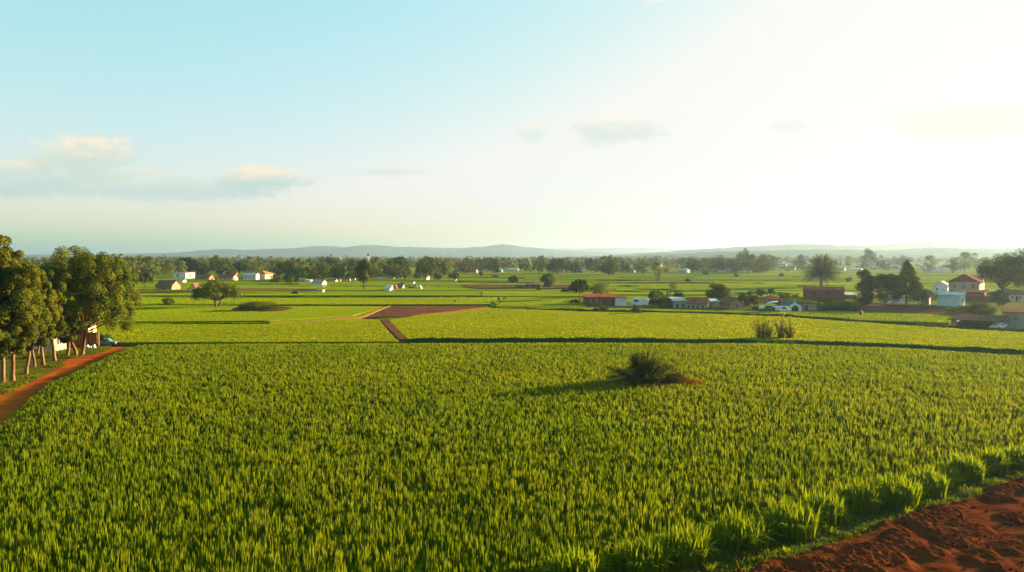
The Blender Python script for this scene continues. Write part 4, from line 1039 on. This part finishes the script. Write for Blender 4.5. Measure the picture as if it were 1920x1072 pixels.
def vehicle(kind, label, px, py, rz, paint, cat='car', sc=1.0):
    c = P(px, py); root = empty('parked_' + kind, (c[0], c[1], 0), rz, label, cat, None, sc); hw = .85 if kind != 'camper' else 1.1
    mb = MB(); mb.prism(BODY[kind], -hw, hw)
    if kind == 'pickup': pass
    bo = mb.build('body', M[paint], root); bv = bo.modifiers.new('b', 'BEVEL'); bv.width = .07; bv.segments = 2
    MB().prism(GLASS[kind], -hw - .012, hw + .012).build('window', M['glass'], root)
    x1 = max(p[0] for p in BODY[kind])
    for s_ in (-1, 1): MB().box(x1 - .06, x1 + .02, s_ * .62 - .13, s_ * .62 + .13, .66, .82).build('headlight', M['trim'], root)
    for x in (-1.5, 1.55) if kind != 'camper' else (-1.7, 1.6):
        for s_ in (-1, 1): wheel(root, x, s_ * (hw - .02), .36)
    return root


vehicle('pickup', 'teal pickup parked by the red path near the board fence', 197, 648, radians(8), 'p_teal', 'pickup', .6)

# left village
house_px('farmhouse', 'long brown roofed farmhouse with an orange lit gable end', 292, 322, 338, 544, 536, 527, -12, 'gx', 9, wall='pink', rmat='r_brown', wins=Wn(.3, .7), doors=[('f', .5, 0, .1, .7)])
house_px('small_barn', 'small barn with a yellow gable facing the field, left of the umbrella tree', 353, 370, None, 547, 541, 533, 8, 'gy', 6, wall='cream', rmat='r_brown', doors=[('f', .5, 0, .22, .75)])
house_px('block_building', 'white two storey block with flat roof among the red roofs', 325, 348, 365, 523.5, 513, 512, -10, 'flat', 12, wall='white', rmat='r_grey', wins=[('f', .35, .3, .14, .45), ('r', .5, .35, .2, .35)])
house_px('low_white_shed', 'low white shed behind the brown roofed farmhouse', 336, 343, 349, 531, 526.5, 525, -10, 'gx', 5, wall='white', rmat='r_grey')
house_px('red_roof_house', 'low red roofed house right of the white block', 366, 392, 402, 526, 521, 516, -12, 'gx', 10, wall='pink', rmat='r_red', wins=Wn(.3, .7))
house_px('red_roof_house', 'long red roofed house with a pale lit gable end', 408, 436, 446, 527.5, 521.5, 515.5, -12, 'gx', 9, wall='cream', rmat='r_red', wins=Wn(.2, .5, .8))
house_px('small_hut', 'small white and red hut behind the long red roofed house', 428, 441, 450, 520, 514.5, 511.5, -12, 'gx', 8, wall='cream', rmat='r_orange')
house_px('orange_roof_house', 'large house with a wide orange hipped roof at the tree line', 472, 497, 512, 524.5, 515, 507.5, -10, 'hip', 14, wall='cream', rmat='r_orange', over=.8, wins=Wn(.25, .6))
house_px('blue_annex', 'pale blue white annex left of the orange roofed house', 456, 480, 486, 525.5, 516, 513, -10, 'gx', 7, wall='blue', rmat='r_white', wins=Wn(.2, .5, .8, w=.12))
house_px('grey_shed', 'grey shed with a bright white gable end in the middle distance', 585, 604, 612, 537, 530.5, 526, -14, 'gx', 9, wall='white', rmat='r_grey')
house_px('yellow_hut', 'tiny yellow hut in front of the grey shed', 594, 605, 608, 547.5, 542.5, 542, -6, 'flat', 3, wall='cream', rmat='r_grey')
c = P(575, 545); wl = MB().box(-3.6, 3.4, -.15, .15, 0, .6).build('garden_wall', M['grey']); wl.location = (c[0], c[1], 0); tag(wl, 'low grey wall left of the tiny yellow hut', 'wall')
house_px('small_house', 'small white walled house left of the red shed in mid distance', 722, 731, 737, 545, 539.5, 536, -10, 'gx', 6, wall='white', rmat='r_white')
house_px('red_shed', 'tiny red shed between the two small houses in mid distance', 737, 743, 745, 543, 537.5, 535, -6, 'gy', 4, wall='brick', rmat='r_red')
house_px('slate_house', 'slate roofed small house right of the tiny red shed', 745, 754, 759, 541.5, 536.5, 532.5, -10, 'gx', 6, wall='grey', rmat='r_slate')
vehicle('car', 'dark car parked right of the slate roofed small house', 772, 540.5, .3, 'tyre', sc=.6); vehicle('van', 'white van parked alone in the mid distance fields', 786, 541, -.5, 'p_white', 'van', .5)
house_px('field_hut', 'white field hut left of the slate house, further back', 770, 775, 778, 533.5, 530, 528.5, -10, 'gx', 4, wall='white', rmat='r_grey')
house_px('field_hut', 'white and brown hut at the tree line left of the far round tree', 792, 800, 806, 526, 520, 517.5, -8, 'gx', 8, wall='cream', rmat='r_brown')
house_px('field_hut', 'tiny white hut in front of the far round tree', 850, 854, 857, 527.5, 524.5, 523, -4, 'gx', 4, wall='white', rmat='r_white')
# ruined walls, centre
house_px('ruined_building', 'low roofless red walled building left of the white garden wall', 986, 1013, None, 541.5, 534, 534, 0, 'flat', 7, wall='brick', rmat='r_grey', over=0, wins=Wn(.25, .7, z=.3, w=.08))
house_px('ruined_building', 'low dark walled ruin at the left end of the walls', 966, 984, None, 541.5, 536.5, 536.5, 0, 'flat', 4, wall='brown', rmat='r_slate', over=0)
for x0, x1, h_, mt, lb in [(1013, 1040, .75, 'white', 'low white garden wall in front of the bushy tree'), (1043, 1070, .95, 'grey', 'low grey wall right of the white garden wall')]:
    a0, a1 = P(x0, 541.5), P(x1, 541.5); o_ = MB().box(0, float(a1[0] - a0[0]), -.12, .12, 0, h_).box(-.05, .25, -.18, .18, 0, h_ * 1.3).build('garden_wall', M[mt]); o_.location = (a0[0], a0[1], 0); tag(o_, lb, 'wall')
# centre right hamlet
house_px('rusty_roof_house', 'long low house with a rusty flat roof and white right section', 1098, 1158, None, 572, 556, 553, 0, 'mono', 6, wall='brown', rmat='r_red', over=.25, wins=Wn(.15, .35, z=.4, w=.05), doors=[('f', .6, 0, .05, .7), ('f', .86, 0, .05, .8)])
house_px('white_annex', 'white walled annex at the right end of the rusty roofed house', 1154, 1175, 1178, 572.5, 557, 555.5, -4, 'mono', 5, wall='white', rmat='r_red', over=.25)
house_px('back_house', 'orange roof showing over the rusty roofed house', 1112, 1138, None, 566, 556, 549, 0, 'hip', 6, wall='pink', rmat='r_orange')
vehicle('camper', 'white camper van parked between the rusty house and round bush', 1199, 573, radians(160), 'p_white', 'camper van', .7)
house_px('broken_gable_house', 'small steep house with a sunlit orange wall behind the round bushes', 1249, 1256, 1263, 567, 556, 545, -10, 'gy', 4, wall='pink', rmat='r_brown', over=.1)
house_px('arched_cottage', 'white cottage with dark arched openings beside the long red roof', 1264, 1286, None, 576, 563, 559, 0, 'mono', 5, wall='beige', rmat='r_white', doors=[('f', .3, 0, .16, .5), ('f', .75, 0, .1, .5)])
house_px('long_house', 'long red roofed house with a bright sunlit gable end', 1288, 1325, 1335, 577, 568, 558.5, -16, 'gx', 6, wall='beige', rmat='r_red', doors=[('f', u, 0, .06, .55) for u in (.12, .34, .55, .8)])
house_px('lean_to', 'small lean-to right of the long red roofed house', 1336, 1346, None, 576, 564, 561, 0, 'mono', 3, wall='beige', rmat='r_white')
house_px('gable_house', 'pink gable fronted cottage with one tall window', 1369, 1393, None, 578.5, 568, 557, 6, 'gy', 6, wall='pink', rmat='r_brown', wins=[('f', .55, .25, .16, .65)])
house_px('low_house', 'low reddish roofed house behind the parked vehicles', 1440, 1468, None, 567, 561, 553, 0, 'hip', 6, wall='pink', rmat='r_red')
vehicle('car', 'small dark car beside the dense dark tree', 1420, 580, .4, 'tyre', sc=.62)
vehicle('car', 'pale silver car left of the teal car in the hamlet', 1430, 580.5, 1.0, 'p_silver', sc=.7)
vehicle('car', 'teal car in the middle of the hamlet row', 1442, 580, 2.5, 'p_teal', sc=.72)
vehicle('van', 'white van with its sunlit end, left of the arched gateway building', 1468, 584, radians(-38), 'p_white', 'van', .62)
c = P(1458, 577); cn = empty('canopy_shelter', (c[0], c[1], 0), 0, 'white canvas shelter over the parked vehicles', 'shelter', None, .62)
b = MB()
for i in range(8):
    x0, x1 = -3.4 + i * .85, -3.4 + (i + 1) * .85; z0, z1 = 1.9 + .65 * sin(pi * i / 8) ** .6, 1.9 + .65 * sin(pi * (i + 1) / 8) ** .6
    b.add([(x0, -1.6, z0), (x1, -1.6, z1), (x1, 1.6, z1 + .1), (x0, 1.6, z0 + .1)], [(0, 1, 2, 3)])
b.build('canvas', M['cloth'], cn)
for x in (-3.3, 3.3):
    for y_ in (-1.5, 1.5): MB().tube([(x, y_, 0), (x, y_, 1.95)], [.05, .05], 6).build('post', M['steel'], cn)
# the gateway building: gable front with an arched opening
def gateway():
    C = P(1491, 583); k = C[1] / F; w_, h_, rh = 25 * k, 10 * k, 7 * k; D_ = 5.0
    root = empty('gateway_building', (C[0], C[1] + D_ / 2, 0), 0, 'white gable building with a dark round arch and slate roof', 'building')
    W2 = w_ / 2; aw = w_ * .27; ah = h_ * .45; out = [(-W2, 0), (-W2, h_), (0, h_ + rh), (W2, h_), (W2, 0), (aw, 0), (aw, ah)] + [(aw * cos(t), ah + aw * sin(t)) for t in np.linspace(.2, pi - .2, 9)] + [(-aw, ah), (-aw, 0)]
    MB().prism(out, -D_ / 2, -D_ / 2 + .35).build('gable_wall', M['stone'], root)
    MB().box(-W2, -W2 + .2, -D_ / 2 + .35, D_ / 2, 0, h_).box(W2 - .2, W2, -D_ / 2 + .35, D_ / 2, 0, h_).box(-W2, W2, D_ / 2, D_ / 2 + .2, 0, h_).build('wall', M['brick'], root)
    rb = MB(); s_ = rh / W2
    rb.prism([(-W2 - .3, h_ - s_ * .3), (0, h_ + rh), (0, h_ + rh + .14), (-W2 - .3, h_ - s_ * .3 + .14)], -D_ / 2 + .36, D_ / 2 + .3); rb.prism([(0, h_ + rh), (W2 + .3, h_ - s_ * .3), (W2 + .3, h_ - s_ * .3 + .14), (0, h_ + rh + .14)], -D_ / 2 + .36, D_ / 2 + .3)
    rb.build('roof', M['r_slate'], root); MB().box(-.2, .2, -D_ / 2 - .02, -D_ / 2 + .3, h_ + rh, h_ + rh + .6).build('finial', M['trim'], root)
    MB().box(-aw - .3, aw + .3, -D_ / 2 + 1.2, -D_ / 2 + 1.3, 0, ah + aw + .2).build('door', M['dark'], root)
gateway()
house_px('side_house', 'slate roofed house joined to the left of the arched gateway building', 1472, 1480, None, 580, 571, 564, 0, 'gx', 5, wall='brick', rmat='r_slate')
house_px('box_shed', 'flat roofed tan shed right of the arched gateway building', 1508, 1531, None, 581, 568, 567.4, 0, 'flat', 4, wall='beige', rmat='r_brown', doors=[('f', .2, 0, .22, .75)])
house_px('red_barn', 'long dark red barn in front of the date palm', 1508, 1583, 1588, 562, 543, 538, -19, 'gx', 8, wall='brick', rmat='r_red', over=.2)
house_px('red_barn_annex', 'low pale roofed lean-to at the right end of the dark red barn', 1588, 1606, None, 560, 552, 549, -8, 'mono', 5, wall='brown', rmat='r_white')
# right hamlet
vehicle('car', 'silver car parked under the pointed conifer', 1672, 571, .3, 'p_silver', sc=.6); 
house_px('small_shed', 'pale shed hidden behind the evergreens', 1684, 1698, None, 567, 556, 554, -12, 'gx', 4, wall='white', rmat='r_grey')
house_px('brown_shed', 'brown shed left of the white hut', 1727, 1742, 1746, 570, 556, 552, -38, 'mono', 5, wall='beige', rmat='r_brown')
house_px('brown_roof_house', 'house showing only its brown roof behind the brown shed', 1728, 1750, None, 563, 551, 540, -25, 'hip', 6, wall='pink', rmat='r_brown')
house_px('white_hut', 'white sheet metal hut with a sunlit right end', 1759, 1799, 1817, 574, 553, 549, -42, 'mono', 6, wall='blue', rmat='r_white', over=.25, wins=[('r', .5, .35, .22, .35)])
house_px('pale_house', 'pale low gabled house left of the big brown gabled one', 1749, 1777, 1789, 549, 536, 529, -36, 'gy', 8, wall='blue', rmat='r_white', wins=[('f', .3, .4, .1, .35)])
bh = house_px('big_house', 'big beige house with a broad brown gable, highest of the right hamlet', 1779, 1836, 1850, 556, 529, 515, -34, 'gy', 12, wall='beige', rmat='r_brown', over=.9, wins=[('f', u, .58, .09, .24) for u in (.2, .5, .8)] + [('r', .5, .5, .2, .3)])
bw = [c_ for c_ in bh.children if c_.name.startswith('wall')][0].data.vertices; bx_ = max(v.co.x for v in bw); by_ = min(v.co.y for v in bw); bz_ = max(v.co.z for v in bw); be_ = (sorted({round(v.co.z, 3) for v in bw}) + [0])[-3]
MB().prism([(-bx_, be_ - .1), (bx_, be_ - .1), (0, bz_ - .02)], by_ - .06, by_ + .01).build('gable', M['brown'], bh)
MB().box(-bx_ - .05, bx_ + .05, by_ - .05, by_ + .01, .0, be_ * .42).build('lower_cladding', M['brick'], bh)
house_px('red_wing', 'red roofed wing at the right of the big brown gabled house', 1815, 1840, 1852, 545, 530, 519, -38, 'gx', 9, wall='beige', rmat='r_red')
house_px('brick_building', 'low brick outbuilding with a pale door below the big gabled house', 1792, 1846, 1860, 561, 547, 545, -34, 'mono', 5, wall='brick', rmat='r_brown', doors=[('f', .35, 0, .1, .7), ('f', .7, 0, .1, .7)], wins=[('r', .5, .2, .4, .5)])
house_px('pale_shack', 'pale shack between the big gabled house and the tree pair', 1858, 1882, None, 557, 546, 544, -30, 'mono', 4, wall='grey', rmat='r_grey')
c0, c1 = P(1800, 562), P(1862, 566); an = atan2(c1[1] - c0[1], c1[0] - c0[0]); L = float(np.linalg.norm(c1 - c0)); wl = MB().box(0, L, -.2, .2, 0, 1.6).box(L * .45, L * .47, -.25, .25, 0, 1.75).build('retaining_wall', M['brick']); wl.location = (c0[0], c0[1], 0); wl.rotation_euler = (0, 0, an); tag(wl, 'low brick wall below the big brown gabled house', 'wall')
house_px('white_cottage', 'white cottage with a brown roof at the right edge', 1889, 1930, None, 564, 551, 543, -30, 'gx', 7, wall='white', rmat='r_brown', wins=Wn(.25, .6, w=.08), doors=[('f', .45, 0, .08, .7)])
house_px('grey_house', 'grey rendered house cut by the right edge', 1886, 1945, None, 616, 586, 584, -30, 'mono', 7, wall='grey', rmat='r_brown', wins=[('f', .35, .45, .1, .35), ('f', .8, .3, .1, .5)])
# open fronted shed
def open_shed():
    a0, a1 = P(1783, 611.5), P(1868, 617); k = float(a0[1]) / F; L = float(np.linalg.norm(a1 - a0)); h_ = 13.5 * k
    root = empty('open_shed', (a0[0], a0[1], 0), atan2(a1[1] - a0[1], a1[0] - a0[0]), 'long low open fronted shed with a dark sagging roof', 'shed')
    MB().box(0, L, 4.0, 4.2, 0, h_ + .3).box(0, .9, 0, 4.0, 0, h_).build('wall', M['grey'], root)
    V = [(-.4, -.5, h_), (L + .4, -.5, h_ + .1), (L + .4, 4.6, h_ + .75), (-.4, 4.6, h_ + .6)]; MB().add(V + [(a, b, c + .12) for a, b, c in V], [(3, 2, 1, 0), (4, 5, 6, 7), (0, 1, 5, 4), (1, 2, 6, 5), (2, 3, 7, 6), (3, 0, 4, 7)]).build('roof', M['r_brown'], root)
    for f in (.3, .5, .7, .98): MB().box(L * f - .06, L * f + .06, .1, .22, 0, h_).build('post', M['wood'], root)
open_shed()
vehicle('car', 'white car poking out of the open fronted shed', 1872, 616, radians(-150), 'p_white', sc=.75)
bush_px('creeper_bush', 'yellow green bush spilling over the back of the open shed', 1862, 607, 591, 34, 'tree_light', 3000)
# marker posts
for px, yb, h_, s_, lb in [(1614, 597, 1.75, .36, 'dark board on a post in the field right of the hamlet'), (936, 567, 1.5, .5, 'dark round topped marker at the end of the dark bank'), (854, 567.5, .9, .35, 'tiny dark marker in the strip above the ploughed triangle')]:
    c = P(px, yb); rt = empty('marker_post', (c[0], c[1], 0), 0, lb, 'marker'); MB().tube([(0, 0, 0), (0, 0, h_ * .6)], [.04, .04], 6).build('post', M['wood'], rt)
    V, Q = tube([(0, 0, h_ * .45), (.02, 0, h_ * .55), (0, 0, h_ * .85), (0, 0, h_)], [s_ * .4, s_, s_ * .9, s_ * .4], 8); mesh('board', V, polys=[tuple(q) for q in Q] + [tuple(range(7, -1, -1)), tuple(range(24, 32))], mat=M['wood'], parent=rt)
# water tower
c = P(691, 512); hz = 12.9; rt = empty('water_tower', (c[0], c[1], 0), 0, 'slender pale water tower with a dark tank above the tree line', 'water tower')
for sx in (-1, 1):
    for sy in (-1, 1): MB().tube([(sx * .6, sy * .6, 0), (sx * .3, sy * .3, hz - 1)], [.08, .06], 5).build('leg', M['p_white'], rt)
V, Q = tube([(0, 0, hz - 1.1), (0, 0, hz - 1), (0, 0, hz + .5), (0, 0, hz + .8)], [.5, .85, .85, .2], 12); mesh('tank', V, polys=[tuple(q) for q in Q] + [tuple(range(11, -1, -1))], mat=M['wood'], parent=rt)

# far village houses, small and hazy: shared shapes, wall and roof each
hp = []
for i, (w_, d_, h_, rh, ro, wa, rm) in enumerate([(9, 7, 3, 2, 'gx', 'beige', 'r_white'), (8, 7, 3.2, 2.2, 'gx', 'cream', 'r_orange'), (11, 7, 3, 1.8, 'gx', 'cream', 'r_red'), (8, 8, 3.4, 2, 'hip', 'beige', 'r_brown'), (9, 6, 4.5, 1.6, 'gy', 'white', 'r_grey'), (12, 6, 2.8, .4, 'mono', 'blue', 'r_white')]):
    t0 = house('p', 'p', (0, 0), 0, w_, d_, h_, rh, ro, wa, rm); hp.append([(ch.name.split('.')[0], ch.data) for ch in t0.children])
    for ch in list(t0.children): bpy.data.objects.remove(ch)
    bpy.data.objects.remove(t0)
WHERE = {'a': 'white and pale house in the tree line above the ruined walls', 'b': 'distant pale house left of the big round far tree', 'c': 'distant house beyond the fields, right of the sparse tree', 'd': 'hazy village house just left of the palm',
         'e': 'hazy village house right of the palm', 'f': 'hazy house of the hillside village above the evergreens', 'g': 'red or white roofed hut along the foot of the left tree line'}
def far_house(px, py, kind, z, i, sc, rz):
    c = P(px, py); rt = empty('village_house', (c[0], c[1], 0), rz, WHERE[z], 'house', WHERE[z], sc)
    for nm, me in hp[kind]:
        o_ = bpy.data.objects.new(nm, me); COL.objects.link(o_); o_.parent = rt
r = np.random.default_rng(44)
FH = [(889, 512, 0, 'a'), (933, 508, 1, 'a'), (936, 511, 0, 'a'), (951, 508, 5, 'a'), (965, 508, 5, 'a'), (1022, 507, 0, 'a'), (1073, 511, 4, 'b'), (1080, 512, 0, 'b'), (1087, 512, 0, 'b'), (1094, 506, 2, 'b'), (1118, 507, 5, 'b'), (1110, 504, 3, 'b'), (1185, 512, 3, 'b'),
      (1278, 512, 0, 'c'), (1286, 512, 4, 'c'), (1296, 508, 0, 'c'), (1300, 511, 2, 'c'), (1338, 511, 0, 'c'), (1355, 510, 5, 'c'), (1368, 511, 0, 'c'), (1237, 500, 1, 'c'),
      (1455, 505, 5, 'd'), (1462, 502, 3, 'd'), (1470, 499, 0, 'd'), (1478, 497, 5, 'd'), (1487, 496, 1, 'd'), (1495, 500, 2, 'd'), (1500, 497, 3, 'd'), (1482, 502, 0, 'd'),
      (1578, 508, 0, 'e'), (1607, 509, 5, 'e'), (1611, 503, 0, 'e'), (1590, 500, 2, 'e'),
      (578, 529, 5, 'g'), (625, 530, 2, 'g'), (634, 529, 1, 'g'), (650, 528, 2, 'g'), (660, 527, 2, 'g'), (712, 526, 0, 'g'), (735, 524, 0, 'g'), (742, 523, 5, 'g'), (750, 523, 1, 'g'), (565, 528, 0, 'g'), (1128, 506, 0, 'b')]
for px, y0 in [(1630, 499), (1638, 501), (1648, 496), (1655, 498), (1663, 503), (1672, 494), (1682, 497), (1690, 492), (1697, 495), (1720, 494), (1726, 499), (1735, 496), (1743, 502), (1752, 492), (1760, 491), (1768, 498), (1775, 494), (1792, 496), (1800, 492), (1738, 505), (1748, 504), (1766, 506), (1840, 502), (1850, 499)]:
    FH.append((px, y0 + 5, int(r.integers(6)), 'f'))
for q in range(46):
    px = float(r.uniform(1625, 1860)); FH.append((px, float(r.uniform(495, 507)), int(r.choice([0, 0, 2, 3, 4, 1, 2])), 'f'))
for q in range(10): FH.append((float(r.uniform(1450, 1505)), float(r.uniform(498, 507)), int(r.choice([0, 2, 3, 4])), 'd'))
for i, (px, py, kd, z) in enumerate(FH):
    far_house(px, py, kd, z, i, .3 if z == 'g' else .5 if z in 'abc' else .55 if z == 'f' else .6, r.uniform(-.9, .3) if px > 960 else r.uniform(-.5, .1))

# ------------------------------------------------------------------ the air
hm = bpy.data.materials.new('haze'); hm.use_nodes = True; t = NT(hm.node_tree); t.nt.nodes.remove(t.nt.nodes['Principled BSDF'])
pv = t.n('ShaderNodeVolumePrincipled'); pv.inputs['Color'].default_value = (.33, .47, .66, 1); pv.inputs['Density'].default_value = .00015; pv.inputs['Anisotropy'].default_value = .5
t.put(t.nt.nodes['Material Output'].inputs['Volume'], pv.outputs[0])
hb = MB().box(-13500, 13500, -3400, 13500, -1.5, 112).build('haze', hm); tag(hb, 'thin pale haze over the plain, thickening toward the hills', 'haze', kind='stuff')
